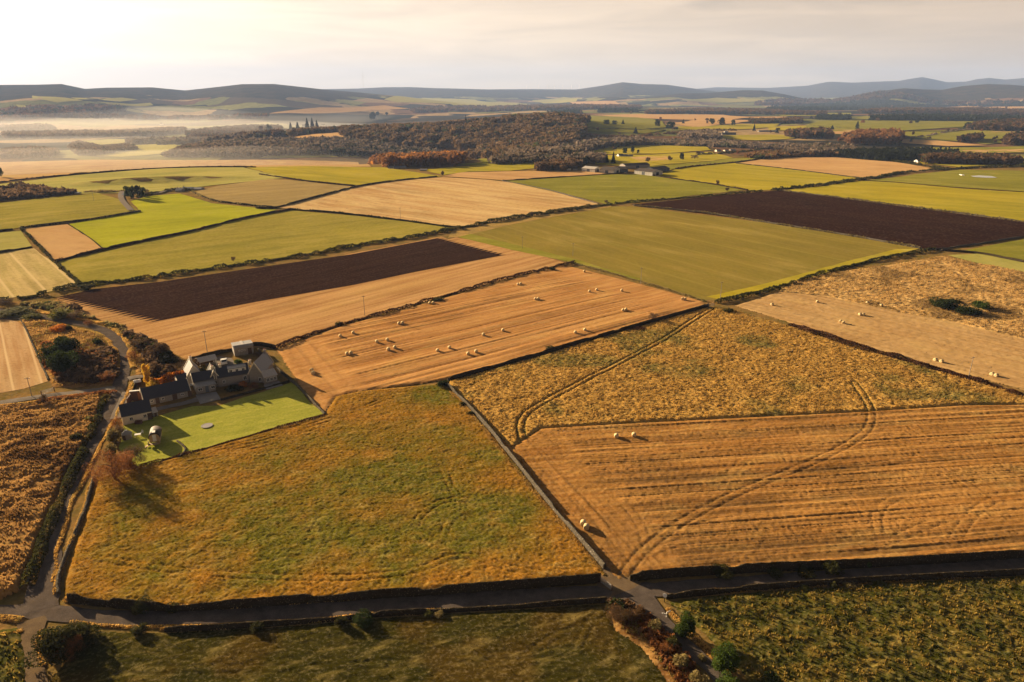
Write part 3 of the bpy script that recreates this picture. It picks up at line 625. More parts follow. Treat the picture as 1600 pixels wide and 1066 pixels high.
strip('road', [(60,955),(68,915),(75,870),(92,800),(115,745),(139,700),(165,652),(182,618),(190,590),(193,562),(180,530),(155,514),(113,504),(75,497),(40,490),(0,485),(-60,480)], [5.5,3.7,3.5,3.5,3.6,3.8,4.2,4.1,3.8,3.8,3.4,3.2,3.2], M['road'], 'narrow road curving past the farmhouse', .13, jag=.25)
strip('side_road', [(186,606),(150,611),(110,615),(50,622),(0,630),(-80,640)], [4.5,3.4,3,3,3], M['yard'], 'pale side road joining opposite the farm', .12, jag=.25)
strip('track', [(52,968),(48,1000),(50,1030),(58,1070),(70,1120)], [4.5,2.6,2.6,2.8], M['dirt'], 'dirt track leaving the crossroads at the bottom left', .12, jag=.2)
strip('side_lane', [(985,925),(1008,945),(1030,972),(1060,1000),(1095,1030),(1125,1060),(1150,1110)], [7,4.2,3,2.6,2.4,2.4], M['road'], 'side lane leaving the junction between dark bushes', .12, jag=.2)
strip('field_entrance', [(975,926),(962,912),(955,900),(960,885)], [8,6.5,5,4], M['dirt'], 'muddy gateway from the lane into the stubble field', .12, jag=.4)
strip('driveway', [(200,592),(215,589),(232,588)], [3.5,2.6,2.4], M['yard'], 'short drive off the road beside the yellow tree', .13)
strip('yard', [(241,641),(262,636),(290,630),(318,622)], [2.6,2.4,2.6,4], M['yard'], 'pale paved path along the stable front', .13, cat='yard')
strip('forecourt', [(196,613),(190,625),(186,640),(180,655)], [4,5,6,4], M['yard'], 'dusty forecourt beside the small dark barn', .115, cat='yard', jag=.5)
strip('farm_lane', [(205,330),(190,312),(195,300),(240,304),(270,296),(300,294)], 4, M['yard'], 'pale farm lane beside the dark tree clump', .5, s=6)
# ================================================================ VEGETATION
def leafmat(name, c1, c2, c3=None, tr=.35, sc=.9):
    m = NT(name); oi = m.N.new('ShaderNodeObjectInfo')
    t = m.attr('tint'); c = m.mix(t, c1, c2)
    if c3: c = m.mix(m.rng(t, .78, .86), c, c3)
    n = m.noise(m.pos(), sc, 2); c = m.mix(m.mth('MULTIPLY', m.rng(n, .55, .3), .5), c, tuple(x*.35 for x in c1))
    hv = m.N.new('ShaderNodeHueSaturation'); m.L.new(c, hv.inputs['Color']); m.L.new(m.rng(oi.outputs['Random'], 0, 1, .75, 1.25), hv.inputs['Value'])
    m.L.new(hv.outputs[0], m.b.inputs['Base Color']); m.b.inputs['Specular IOR Level'].default_value = .05
    tl = m.N.new('ShaderNodeBsdfTranslucent'); m.L.new(hv.outputs[0], tl.inputs[0])
    ms = m.N.new('ShaderNodeMixShader'); ms.inputs[0].default_value = tr
    m.L.new(m.b.outputs[0], ms.inputs[1]); m.L.new(tl.outputs[0], ms.inputs[2]); m.L.new(ms.outputs[0], m.out.inputs[0])
    return m.m
def tuftmat(name, c1, c2, c3): return leafmat(name, c1, c3, None, .45, .5)
L_ = {
 'ever': leafmat('evergreen_leaves', (.022,.034,.010), (.05,.068,.018)),
 'green': leafmat('green_leaves', (.035,.06,.010), (.09,.13,.025)),
 'gorse': leafmat('gorse_leaves', (.035,.038,.012), (.085,.078,.022), (.16,.11,.03)),
 'olive': leafmat('olive_bush_leaves', (.12,.115,.03), (.20,.19,.05)),
 'brown': leafmat('bare_brown_twigs', (.085,.055,.035), (.17,.105,.06)),
 'rust': leafmat('rust_leaves', (.17,.065,.022), (.30,.13,.045)),
 'orange': leafmat('orange_leaves', (.42,.13,.018), (.62,.25,.03)),
 'yellow': leafmat('yellow_leaves', (.50,.28,.025), (.70,.48,.06)),
 'heather': leafmat('dark_heather', (.055,.024,.014), (.12,.055,.026), (.20,.11,.04)),
 'straw': leafmat('dry_grass', (.46,.26,.06), (.66,.43,.14), (.22,.20,.05), .5),
 'greygreen': leafmat('pale_scrub', (.22,.17,.07), (.36,.28,.11), (.12,.13,.045)),
 'woodmix': leafmat('mixed_wood', (.06,.040,.022), (.19,.10,.045), (.04,.05,.018)),
 'hillwood': leafmat('hill_wood', (.085,.060,.036), (.22,.135,.065), (.05,.06,.022), .25, .05),
 'woodgrey': leafmat('leafless_wood', (.12,.095,.075), (.24,.175,.125), (.07,.07,.04)),
 'woodrust': leafmat('larch_wood', (.16,.08,.032), (.28,.13,.045), (.09,.055,.03)),
 'woodor': leafmat('autumn_wood', (.10,.055,.03), (.30,.13,.04), (.50,.22,.04)),
 'conif': leafmat('conifer_needles', (.014,.019,.009), (.032,.038,.015)),
}
barkm = NT('bark'); barkm.col(barkm.mix(barkm.rng(barkm.noise(barkm.pos(), 3, 3), .3, .7), (.06,.045,.03), (.14,.11,.08))); M['bark'] = barkm.m
def leaves(C, Nrm, size, rng, aspect=.6):
    """one ragged triangle per point"""
    n = len(C); a = rng.normal(size=(n, 3)); a /= np.linalg.norm(a, axis=1)[:, None]+1e-9
    b = rng.normal(size=(n, 3)); b -= a*(a*b).sum(1)[:, None]; b /= np.linalg.norm(b, axis=1)[:, None]+1e-9
    s = (size*(.6+.8*rng.random(n)))[:, None] if np.ndim(size) else size*(.6+.8*rng.random(n))[:, None]
    V = np.stack([C-a*s*.6-b*s*aspect*.6, C+a*s*.8, C-a*s*.5+b*s*aspect*.9], 1).reshape(-1, 3)
    return V
def crown_pts(kind, n, rng):
    """points of a crown of unit height and width, base at 0"""
    if kind == 'cone':
        z = rng.random(n)**1.3; r = (1-z)*.5*(.55+.45*rng.random(n)**.5)*(.8+.2*np.sin(z*38)); t = rng.random(n)*2*np.pi
        return np.c_[r*np.cos(t), r*np.sin(t), .08+z*.92], z
    k = {'thick': 30, 'round': 22, 'bush': 16, 'column': 14, 'pine': 9, 'twig': 26}[kind]
    t = rng.random(k)*2*np.pi; c = rng.random(k)
    if kind == 'round': cc = np.c_[.36*np.cos(t)*np.sqrt(c), .36*np.sin(t)*np.sqrt(c), .20+.64*rng.random(k)]; rr = .12+.09*rng.random(k); sh = 1-.6*(cc[:,2]-.48)**2*4; cc[:, :2] *= sh[:, None]
    elif kind == 'twig': cc = np.c_[.36*np.cos(t)*np.sqrt(c), .36*np.sin(t)*np.sqrt(c), .28+.55*rng.random(k)]; rr = .13+.06*rng.random(k)
    elif kind == 'thick': cc = np.c_[.40*np.cos(t)*np.sqrt(c), .40*np.sin(t)*np.sqrt(c), .14+.66*rng.random(k)*(1-.35*c)]; rr = .13+.08*rng.random(k)
    elif kind == 'bush': cc = np.c_[.34*np.cos(t)*np.sqrt(c), .34*np.sin(t)*np.sqrt(c), .15+.5*rng.random(k)*(1-.4*c)]; rr = .17+.10*rng.random(k)
    elif kind == 'column': cc = np.c_[.22*np.cos(t), .22*np.sin(t), .12+.78*np.arange(k)/k]; rr = .2*(1.1-.6*cc[:,2])
    else: cc = np.c_[.30*np.cos(t)*np.sqrt(c), .30*np.sin(t)*np.sqrt(c), .68+.18*rng.random(k)]; rr = .14+.07*rng.random(k)
    i = rng.integers(0, k, n); d = rng.normal(size=(n, 3)); d /= np.linalg.norm(d, axis=1)[:, None]
    rad = rr[i]*(.75+.3*rng.random(n)) if kind not in ('twig', 'thick') else rr[i]*rng.random(n)**.5*1.15
    P = cc[i]+d*rad[:, None]*np.array([1, 1, .85]); P[:, 2] = np.clip(P[:, 2], .01, 1.02)
    return P, (i/k*7.3) % 1
def tube(P, R, k=6):
    P = np.array(P, float); V = []; F_ = []
    for i, (p, r) in enumerate(zip(P, R)):
        d = P[min(i+1, len(P)-1)]-P[max(i-1, 0)]; d /= np.linalg.norm(d)+1e-9
        u = np.cross(d, [0, 1, .1]); u /= np.linalg.norm(u)+1e-9; w = np.cross(d, u)
        for j in range(k): a = 2*math.pi*j/k; V.append(p+r*(math.cos(a)*u+math.sin(a)*w))
    for i in range(len(P)-1):
        for j in range(k): F_.append((i*k+j, i*k+(j+1) % k, (i+1)*k+(j+1) % k, (i+1)*k+j))
    return np.array(V), np.array(F_)
def joinq(parts):
    V = []; F_ = []; o = 0
    for v, f in parts: V.append(v); F_.append(f+o); o += len(v)
    return np.concatenate(V), np.concatenate(F_)
PROTO = {}
def proto(shape, leaf, hi, var):
    key = (shape, leaf, hi, var)
    if key in PROTO: return PROTO[key]
    rng = np.random.default_rng(hash((shape, leaf)) % 1000 + var*17 if False else (len(shape)*31+len(leaf)*7+var*101))
    n = {2: 5200, 1: 1300, 0: 260}[hi]; sz = {2: .040, 1: .075, 0: .16}[hi]
    if shape in ('twig', 'thick'): n = int(n*1.6); sz *= .85; asp = .16 if hi else .35
    else: asp = .6
    P, t = crown_pts(shape, n, rng)
    V = leaves(P, None, sz, rng, asp)
    tint = np.repeat(np.clip(t*.6+.4*rng.random(len(P)), 0, 1), 3)
    cm = mesh_np(leaf+'_'+shape+'_crown', V, np.arange(len(V)).reshape(-1, 3), L_[leaf], attrs={'tint': tint})
    th = .55 if shape in ('bush', 'column', 'thick') else .8
    parts = [tube([(0,0,-.03),(.01,.0,th*.3),(-.01,.01,th*.65),(0,0,th)], [.030,.024,.016,.004])]
    for k in range(7 if hi else 3):
        a = k*2.4+var; z0 = (.12 if shape in ('bush', 'twig', 'thick') else .3)+.06*k*.8; rr = .30
        parts.append(tube([(0,0,z0),(rr*.5*math.cos(a), rr*.5*math.sin(a), z0+.16),(rr*math.cos(a), rr*math.sin(a), z0+.26)], [.014,.009,.003], 4))
    v, f = joinq(parts); tm = mesh_np('trunk', v, f, M['bark'], smooth=True)
    PROTO[key] = (cm, tm); return PROTO[key]
PN = 0
def plant(name, cat, shape, leaf, u, v, hpx, wpx, label, group=None, grow=0.0):
    """a tree or bush whose base stands at photograph point (u, v); size is given in photograph pixels at that distance"""
    global PN; PN += 1
    p = px(u, v); D = math.hypot(p.x, p.y)*cP+(H-p.z)*sP if True else 0
    D = p.y*cP+(H-p.z)*sP; sc = D/F; h = hpx*sc/max(.8, math.cos(math.atan((H-p.z)/D))*1.0); w = wpx*sc
    big = max(hpx, wpx); hi = 2 if big > 34 else 1 if big > 9 else 0
    cm, tm = proto(shape, leaf, hi, PN % 3)
    r = empty(name, (p.x, p.y, p.z-.05), PN*1.7, label, cat, group); r.scale = (w, w, h)
    put(tm, 'trunk' if cat == 'tree' else 'stem', r); put(cm, 'crown' if cat == 'tree' else 'foliage', r)
    return r
def scatter_poly(pts, gap, rng):
    P = pts[1:] if pts[0] == 'world' else poly(pts); A = np.array(P); lo = A.min(0); hi_ = A.max(0)
    gx, gy = np.meshgrid(np.arange(lo[0], hi_[0], gap), np.arange(lo[1], hi_[1], gap)); gx = gx.ravel(); gy = gy.ravel()
    gx = gx+(rng.random(len(gx))-.5)*gap*.95; gy = gy+(rng.random(len(gx))-.5)*gap*.95
    k = inpoly(gx, gy, P); return gx[k], gy[k]
def wood(name, label, cat, pts, gap, h, leaf, per=34, shape='round', wr=1.0, hv=.35, seed=1, parent=None, dens_=1.0):
    rng = np.random.default_rng(seed); X, Y = scatter_poly(pts, gap, rng)
    if dens_ < 1:
        k = vn(X/40, Y/40, seed) < dens_; X = X[k]; Y = Y[k]
    if len(X) == 0: print('EMPTY', name, label); return
    n = len(X); Z = T(X, Y); hh = h*(1-hv/2+hv*rng.random(n)); w = gap*1.35*wr*(.8+.4*rng.random(n)); t0 = np.clip(.5*vn(X/30, Y/30, seed+4)+.8*rng.random(n)-.15, 0, 1)
    if shape == 'cone':
        z = rng.random((n, per))**1.2; r = (1-z)*.55*(.5+.5*rng.random((n, per))); t = rng.random((n, per))*6.283
        P = np.stack([r*np.cos(t), r*np.sin(t), .05+.95*z], -1); S3 = .16
    else:
        d = rng.normal(size=(n, per, 3)); d /= np.linalg.norm(d, axis=2)[:, :, None]; d *= (.36+.16*rng.random((n, per)))[:, :, None]; d[:, :, 2] = np.abs(d[:, :, 2])*1.0*np.sign(rng.random((n, per))-.25)
        P = d+np.array([0, 0, .52]); S3 = .24
    P = P*np.stack([w, w, hh], -1)[:, None, :]+np.stack([X, Y, Z], -1)[:, None, :]
    sz = np.repeat(w*S3*1.6, per); V = leaves(P.reshape(-1, 3), None, sz, rng, .7)
    tint = np.repeat(np.clip(np.repeat(t0, per)+(rng.random(n*per)-.5)*.2, 0, 1), 3)
    o = put(mesh_np(name, V, np.arange(len(V)).reshape(-1, 3), L_[leaf], attrs={'tint': tint}), name)
    return tag(o, label, cat, None, 'stuff')
def hedge(name, label, line, h, w, leaf, cat='hedge', seed=1, dn=1.0, gapn=.0, kind=None, low=.35, wm=None, lsz=None):
    """continuous hedge or grassy bank: ragged leaves spread along a line"""
    rng = np.random.default_rng(seed); P = smooth_line(poly(line), 4.0); A = np.array(P)
    seg = np.hypot(*(A[1:]-A[:-1]).T); L = seg.sum(); dist = float(np.median(np.hypot(A[:,0], A[:,1])))
    ls = lsz or max(.26, dist*.0016); n = int(min(60000, L*(h+w)*dn*2.2/(ls*ls)))
    s = rng.random(n)*L; cs = np.concatenate([[0], np.cumsum(seg)]); X = np.interp(s, cs, A[:,0]); Y = np.interp(s, cs, A[:,1])
    i = np.clip(np.searchsorted(cs, s)-1, 0, len(seg)-1); tx = (A[i+1]-A[i])/seg[i][:, None]
    hn = low+(1-low)*sst(.3, .7, vn(s/3.1, s*0, seed+1)*.55+vn(s/9, s*0, seed+2)*.55)
    if gapn: k = vn(s/7, s*0+3, seed+9) > gapn; X, Y, s, tx, hn = X[k], Y[k], s[k], tx[k], hn[k]; n = len(X)
    a = rng.random(n)*math.pi; r = np.sqrt(rng.random(n))*.3+.7
    off = np.cos(a)*r*w/2*(.6+.5*hn)+(vn(s/5, s*0+8, seed+5)-.5)*w*.5; z = np.sin(a)*r*h*hn
    X = X-tx[:,1]*off; Y = Y+tx[:,0]*off
    V = leaves(np.c_[X, Y, T(X, Y)+z], None, ls, rng, .6)
    tint = np.repeat(np.clip(vn(s/4, s*0, seed+3)*.7+rng.random(n)*.4-.05, 0, 1), 3)
    o = put(mesh_np(name, V, np.arange(len(V)).reshape(-1, 3), L_[leaf], attrs={'tint': tint}), name)
    return tag(o, label, cat, None, kind)
def stonemat(name, c1, c2, c3):
    m = NT(name); p = m.pos(); vo = m.N.new('ShaderNodeTexVoronoi'); m.L.new(p, vo.inputs[0]); vo.inputs['Scale'].default_value = 2.6
    sp = m.N.new('ShaderNodeSeparateColor'); m.L.new(vo.outputs['Color'], sp.inputs[0]); c = m.mix(sp.outputs[0], c1, c2)
    c = m.mix(m.rng(m.noise(p, .7, 3), .5, .65), c, c3); c = m.mix(m.rng(vo.outputs['Distance'], .18, .3), c, tuple(x*.4 for x in c1)); m.col(c)
    m.bump(m.mth('MULTIPLY', vo.outputs['Distance'], -1.0), .8, .15); return m.m
M['stone'] = stonemat('dry_stone', (.22,.19,.15), (.36,.32,.26), (.12,.11,.05)); M['dstone'] = stonemat('shaded_stone', (.09,.07,.045), (.15,.115,.07), (.07,.065,.025))  # second one is a darker copy: the walls' shaded side put into the colour
def wall(name, label, line, h=1.2, w=.7, mat='stone', cat='stone wall', seed=1):
    P = poly(line); A0 = np.array(P); dist = float(np.median(np.hypot(A0[:,0], A0[:,1]))); s = min(6, max(.55, dist*.004))
    A = np.array(smooth_line(P, s)); n = len(A); t = np.gradient(A, axis=0); t /= np.linalg.norm(t, axis=1)[:, None]+1e-9; N_ = np.c_[-t[:,1], t[:,0]]
    rng = np.random.default_rng(seed); prof = [(-.5,-.1),(-.42,.55),(-.3,.96),(0,1.04),(.3,.96),(.42,.55),(.5,-.1)]
    top = 1-.35*sst(.62, .8, vn(np.arange(n)*s/6, np.zeros(n), seed))
    V = []
    for (a, b) in prof:
        q = A+N_*(a*w+(rng.random(n)-.5)*.12)[:, None]; zz = b*h*(top if b > .5 else 1)+(rng.random(n)-.5)*(.16 if b > .5 else .05)
        V.append(np.c_[q, T(q[:,0], q[:,1])+zz])
    V = np.concatenate(V); k = len(prof); i = np.arange(n-1)
    F_ = np.concatenate([np.c_[i+j*n, i+1+j*n, i+1+(j+1)*n, i+(j+1)*n] for j in range(k-1)])
    e = np.array([[0, n, 5*n, 6*n], [n, 2*n, 4*n, 5*n]]); F_ = np.concatenate([F_, e, (e+n-1)[:, ::-1]])
    o = put(mesh_np(name, V, F_, M[mat]), name); return tag(o, label, cat)
# ---- walls and hedges between the fields
WL = [
 ('w', 'long grey stone wall running down to the field gateway', [(697,601),(760,667),(850,779),(945,890)], 1.25, .8, 'stone'),
 ('w', 'stone wall on the near side of the lane below the dark pasture edge', [(258,986),(330,983),(425,977),(500,971),(585,963),(660,958),(800,950),(900,943),(948,940)], .9, .8, 'dstone'),
 ('w', 'stone wall along the near side of the lane right of the junction', [(1040,935),(1100,929),(1200,920),(1400,907),(1600,897),(1760,886)], 1.1, .8, 'dstone'),
 ('w', 'stone wall on the far side of the lane under the orange pasture', [(108,941),(160,946),(255,955),(330,952),(400,948),(550,937),(650,931),(800,920),(938,909)], 1.75, .9, 'dstone'),
 ('w', 'stone wall on the far side of the lane under the stubble rows', [(984,907),(1050,901),(1112,897),(1200,892),(1320,887),(1450,880),(1600,871),(1760,861)], 1.75, .9, 'dstone'),
 ('w', 'low bank wall between road and pasture left of the reddish tree', [(147,748),(132,800),(107,860),(92,905),(92,930)], .7, .9, 'stone'),
 ('w', 'stone wall at the right end of the farmhouse lawn', [(508,648),(481,621),(458,598),(436,580),(418,562),(404,548)], .9, .7, 'stone'),
 ('w', 'dark field wall between weedy meadow and baled stubble', [(700,595),(800,567),(900,538),(1000,509),(1107,479)], 1.3, .9, 'dstone'),
 ('w', 'pale stone wall between crop field and red ploughed field', [(990,322),(1100,333),(1200,349),(1320,368),(1438,389)], 1.1, .8, 'stone'),
 ('w', 'wall climbing from the ploughed strip between tan stubble and mottled pasture', [(450,328),(500,331),(560,337),(640,347),(712,357)], 1.5, 1.0, 'dstone'),
 ('w', 'wall between the bright lime pasture and mottled pasture', [(85,410),(160,391),(230,376),(300,362),(380,342),(455,328)], 1.6, 1.2, 'dstone'),
 ('w', 'wall along the top of the red ploughed field', [(1218,298),(1300,308),(1400,321),(1600,347),(1720,361)], 1.2, 1.0, 'stone'),
 ('w', 'wall between tan field and yellow green pasture right of the barns', [(1150,256),(1250,267),(1350,280)], 1.6, 1.3, 'dstone'),
 ('w', 'wall from the barns to the crossing of field roads', [(1000,272),(1060,281),(1110,288),(1168,298)], 1.7, 1.5, 'dstone'),
 ('w', 'wall curving along the left side of the wide tan stubble', [(400,326),(430,325),(500,307),(560,292),(620,283),(683,277)], 1.8, 1.3, 'dstone'),
 ('w', 'wall between wide tan stubble and green pasture by the barns', [(785,283),(860,298),(935,319)], 1.1, 1.0, 'stone'),
 ('w', 'wall between golden pasture and brown stubble', [(405,273),(480,284),(560,292)], 1.8, 1.3, 'dstone'),
 ('w', 'wall above the small rusty stubble plot', [(220,331),(160,341),(100,349),(33,357)], 1.6, 1.2, 'dstone'),
 ('w', 'wall down the left side of the rusty stubble plot', [(33,357),(60,384),(85,409),(125,445)], 1.2, 1.2, 'dstone'),
 ('w', 'thin wall between the rusty plot and bright lime pasture', [(105,350),(140,372),(160,389)], .8, .8, 'dstone'),
 ('w', 'short wall above the striped straw field', [(-60,402),(0,395),(50,387)], 1.5, 1.2, 'dstone'),
 ('w', 'short wall above the small pale pasture at the left edge', [(-60,371),(0,362),(20,359)], 1.5, 1.2, 'dstone'),
 ('w', 'long wall under the straw coloured ridge', [(-60,296),(0,286),(100,275),(250,264),(400,262)], 1.8, 1.6, 'dstone'),
 ('w', 'wall between bright lime pasture and brown stubble', [(300,300),(330,313),(370,319),(430,325)], 1.6, 1.4, 'dstone'),
 ('w', 'wall below the red ploughed field at its right corner', [(1462,391),(1540,380),(1600,371),(1720,357)], 1.2, .9, 'stone'),
 ('w', 'dark wall above the pale tufted pasture', [(1470,392),(1530,397),(1600,410),(1720,432)], 1.4, 1.2, 'dstone'),
 ('w', 'wall along the narrow tan strip left of the barns', [(785,283),(850,279),(900,276),(975,271)], 1.5, 1.3, 'dstone'),
 ('w', 'wall between deep green and lime pastures on the right', [(1345,282),(1400,286),(1500,295),(1600,301),(1720,306)], .8, .8, 'dstone'),
 ('w', 'boundary wall rising from the barns toward the white cottages', [(1055,265),(1100,259),(1150,254),(1200,248),(1300,243)], 1.6, 1.3, 'dstone'),
 ('w', 'fence-topped bank beside the road side stubble', [(-60,500),(20,499),(35,505),(52,540),(76,594)], .6, .8, 'stone'),
 ('w', 'wall between the two upper green pastures beyond the wood', [(800,189),(880,198),(960,202),(1040,204)], 2.5, 2.0, 'dstone'),
 ('w', 'far wall across the pastures by the pine clump', [(1200,190),(1300,199),(1400,206),(1500,206)], 2.5, 2.0, 'dstone'),
]
for i, (k, lb, ln, h, w, mt) in enumerate(WL): wall('stone_wall', lb, ln, h*(.8 if i > 8 else 1), w*.75, mt, seed=i+3)
HG = [
 ('hedgerow', 'dark bushy hedge along the top of the ploughed strip', [(-40,474),(0,472),(60,463),(125,447),(190,440),(250,433),(330,421),(400,411),(480,399),(560,384),(640,372),(692,362)], 1.9, 3.6, 'gorse', .1),
 ('hedgerow', 'thick double hedge beside the field road in the middle', [(692,364),(720,357),(800,342),(880,330),(955,320)], 2.3, 6.0, 'gorse', 0),
 ('hedgerow', 'brown bank hedge between pale stubble and baled stubble', [(428,546),(530,509),(600,491),(690,465),(800,434),(898,411)], 1.4, 2.0, 'heather', 0),
 ('hedgerow', 'grassy verge hedge beside the olive crop field', [(884,409),(960,429),(1040,452),(1102,472)], .7, 1.6, 'greygreen', 0),
 ('hedgerow', 'dark hedge below the olive crop field', [(1118,474),(1160,464),(1220,450),(1300,424),(1380,405),(1465,390)], 1.7, 2.4, 'gorse', .1),
 ('hedgerow', 'thick red brown heather hedge crossing the right side', [(1234,507),(1300,529),(1400,559),(1500,588),(1600,619),(1720,655)], 1.2, 3.6, 'heather', 0),
 ('hedgerow', 'dark hedge above the red ploughed field near the crossing', [(960,319),(1000,315),(1100,307),(1190,299)], 1.6, 2.4, 'gorse', 0),
 ('hedgerow', 'dark road hedge sweeping between the right hand pastures', [(1205,298),(1290,289),(1350,281),(1400,272),(1440,268),(1500,264),(1640,262)], 2.4, 5.0, 'gorse', 0),
 ('hedgerow', 'dark green gorse hedge on the left side of the road', [(168,622),(152,650),(135,690),(118,740),(96,785),(75,835),(58,885),(44,920)], 1.4, 2.3, 'gorse', .05),
 ('hedgerow', 'dark clipped hedge under the farmhouse lawn', [(218,731),(300,708),(400,679),(508,650)], .75, 1.0, 'heather', 0),
 ('hedgerow', 'rusty bracken bank above the moorland', [(60,632),(110,625),(150,618),(176,618)], 1.3, 3.0, 'rust', 0),
 ('hedgerow', 'straggling hedge bank under the straw ridge at the left', [(-40,312),(0,308),(60,303),(130,301),(200,300)], 2.0, 12, 'greygreen', .2),
 ('hedgerow', 'dark hedge of the farm lane below the ridge', [(216,309),(240,303),(270,298),(300,298)], 2.0, 4, 'gorse', 0),
 ('hedgerow', 'scruffy hedge between the heath and the far pastures', [(820,205),(900,213),(1000,213),(1080,206),(1150,204)], 5, 8, 'woodmix', .3),
 ('hedgerow', 'hedge below the white cottages beyond the barns', [(1090,243),(1150,239),(1190,234),(1210,230)], 3, 4, 'gorse', .1),
 ('hedgerow', 'far hedge crossing the fields above the plantation', [(1330,227),(1420,216),(1500,205),(1560,200)], 4, 6, 'woodgrey', .2),
 ('hedgerow', 'hedge along the far edge of the tan field', [(1345,249),(1380,251),(1440,259),(1480,265)], 2.5, 6, 'gorse', .3),
 ('hedgerow', 'glowing orange beech hedge behind the long stable', [(240,606),(252,601),(268,596),(289,591)], 2.6, 4.2, 'orange', 0),
 ('hedgerow', 'grassy hedge in front of the roadside bushes on the lane', [(250,984),(330,982),(425,976),(500,970),(585,962),(660,957),(800,948),(900,942),(945,939)], .5, .7, 'straw', 0),
]
for i, (nm, lb, ln, h, w, lf, gp) in enumerate(HG): hedge(nm, lb, ln, h, w, lf, seed=40+i*7, gapn=gp)
for i in (8, 9, 10, 11, 13, 14, 16, 17, 18, 22, 23, 28):
    hedge('hedgerow', 'low shrubs on the '+' '.join(WL[i][1].split()[:12]), WL[i][2], 1.3, 1.4, ['gorse', 'heather', 'greygreen'][i % 3], 'hedge', 500+i, 1.0, 0, low=.2)
# dry grass verges (uncountable)
VG = [
 ([(205,598),(196,622),(180,652),(154,702),(130,750),(106,802),(88,872),(82,910)], .3, .9), ([(158,655),(130,702),(106,748),(82,800),(64,870),(55,915)], .3, .8), ([(110,972),(200,980),(300,979),(425,974),(600,961),(800,948),(930,940)], .25, .7),
 ([(1060,931),(1200,921),(1400,908),(1600,896)], .25, .8), ([(36,968),(0,966),(-40,970)], .4, 1.5), ([(0,481),(60,489),(113,497),(160,507),(190,525)], .5, 1.2), ([(100,512),(150,521),(172,535),(184,560),(180,590)], .5, 1.5),
 ([(100,938),(160,943),(255,952),(400,945),(550,934),(650,928),(800,917),(935,906)], .55, 1.1),
 ([(984,903),(1112,893),(1200,888),(1320,883),(1450,876),(1600,867),(1740,858)], .6, 1.1),
 ([(1040,931),(1200,917),(1400,904),(1600,894),(1760,883)], .4, 1.0),
 ([(145,748),(130,800),(105,860),(89,905),(88,930)], .6, 1.0),
 ([(212,616),(203,636),(200,628),(206,606),(214,598)], .35, .8),
 ([(60,486),(110,494),(160,506),(190,522),(203,545),(210,575)], .6, 2.0),
 ([(702,607),(762,677),(852,788),(946,900)], .45, .9), ([(692,602),(752,668),(842,780),(938,890)], .4, 1.2),
 ([(0,634),(50,628),(120,618)], .5, 1.2), ([(36,985),(20,990),(0,994)], .6, 1.6), ([(66,985),(62,1010),(70,1040)], .5, 1.0),
 ([(985,950),(1012,985),(1035,1020),(1055,1055),(1065,1080)], .6, 1.6), ([(1044,950),(1075,985),(1110,1020),(1150,1060)], .4, 1.2),
]
for i, (ln, h, w) in enumerate(VG): hedge('verge_grass', ['dry orange grass fringe','pale dry grass fringe'][i % 2]+' along a wall or road edge', ln, h, w, 'straw', 'grass', 300+i, 1.0, 0, 'stuff', .4, lsz=.20)
# scrub masses
def scrub(label, pts, gap, h, leaf, seed, dens_=1.0, per=26, lsc=1.0): wood('scrub', label, 'scrub', pts, gap, h, leaf, per, 'round', lsc, .8, seed, dens_=dens_)
scrub('russet scrub filling the triangle inside the road bend', [(60,505),(110,508),(150,520),(172,545),(182,575),(178,595),(120,604),(84,600),(70,560)], 1.5, 1.2, 'rust', 1, .38)
scrub('grey brown scrub inside the road bend', [(80,512),(150,524),(176,550),(182,590),(150,601),(95,600)], 1.6, 1.4, 'brown', 2, .45)
scrub('dark brown thicket near the side road', [(110,560),(150,560),(170,580),(170,598),(120,600),(100,590)], 1.5, 1.6, 'brown', 3, .8)
scrub('yellowish scrub between road and pale stubble', [(30,476),(90,474),(160,505),(215,530),(255,560),(270,572),(225,575),(210,540),(190,512),(120,495)], 2.0, .7, 'greygreen', 4, .5)
scrub('brown scrub between road and pale stubble', [(60,470),(110,476),(170,503),(225,530),(275,565),(240,575),(215,545),(190,515),(130,492)], 2.4, 1.3, 'brown', 5, .4)
scrub('dark hedge scrub at the left end of the pale stubble', [(120,490),(180,508),(230,535),(270,560),(280,566),(262,570),(215,540),(170,515),(120,497)], 1.9, 1.9, 'gorse', 6, .5)
scrub('garden thicket behind the stable', [(228,578),(262,574),(300,566),(312,575),(300,590),(262,595),(235,592)], 1.8, 2.2, 'brown', 7, .8)
scrub('brown bracken beside the side lane', [(950,945),(990,948),(1015,965),(1050,1000),(1085,1040),(1100,1075),(1060,1080),(1035,1030),(1000,985),(965,962)], .9, .8, 'rust', 8, .55)
scrub('pale thorn bushes beside the side lane', [(990,965),(1020,975),(1060,1015),(1090,1060),(1070,1080),(1035,1030)], 1.1, 1.1, 'greygreen', 9, .5)
scrub('dark brush under the lane junction', [(944,944),(985,946),(1005,965),(980,972),(955,960)], .9, 1.5, 'woodmix', 10, .9)
scrub('scrub bank at the left edge under the ridge', [(-20,296),(30,291),(70,298),(120,303),(60,309),(-20,316)], 5, 3, 'brown', 11, .6)
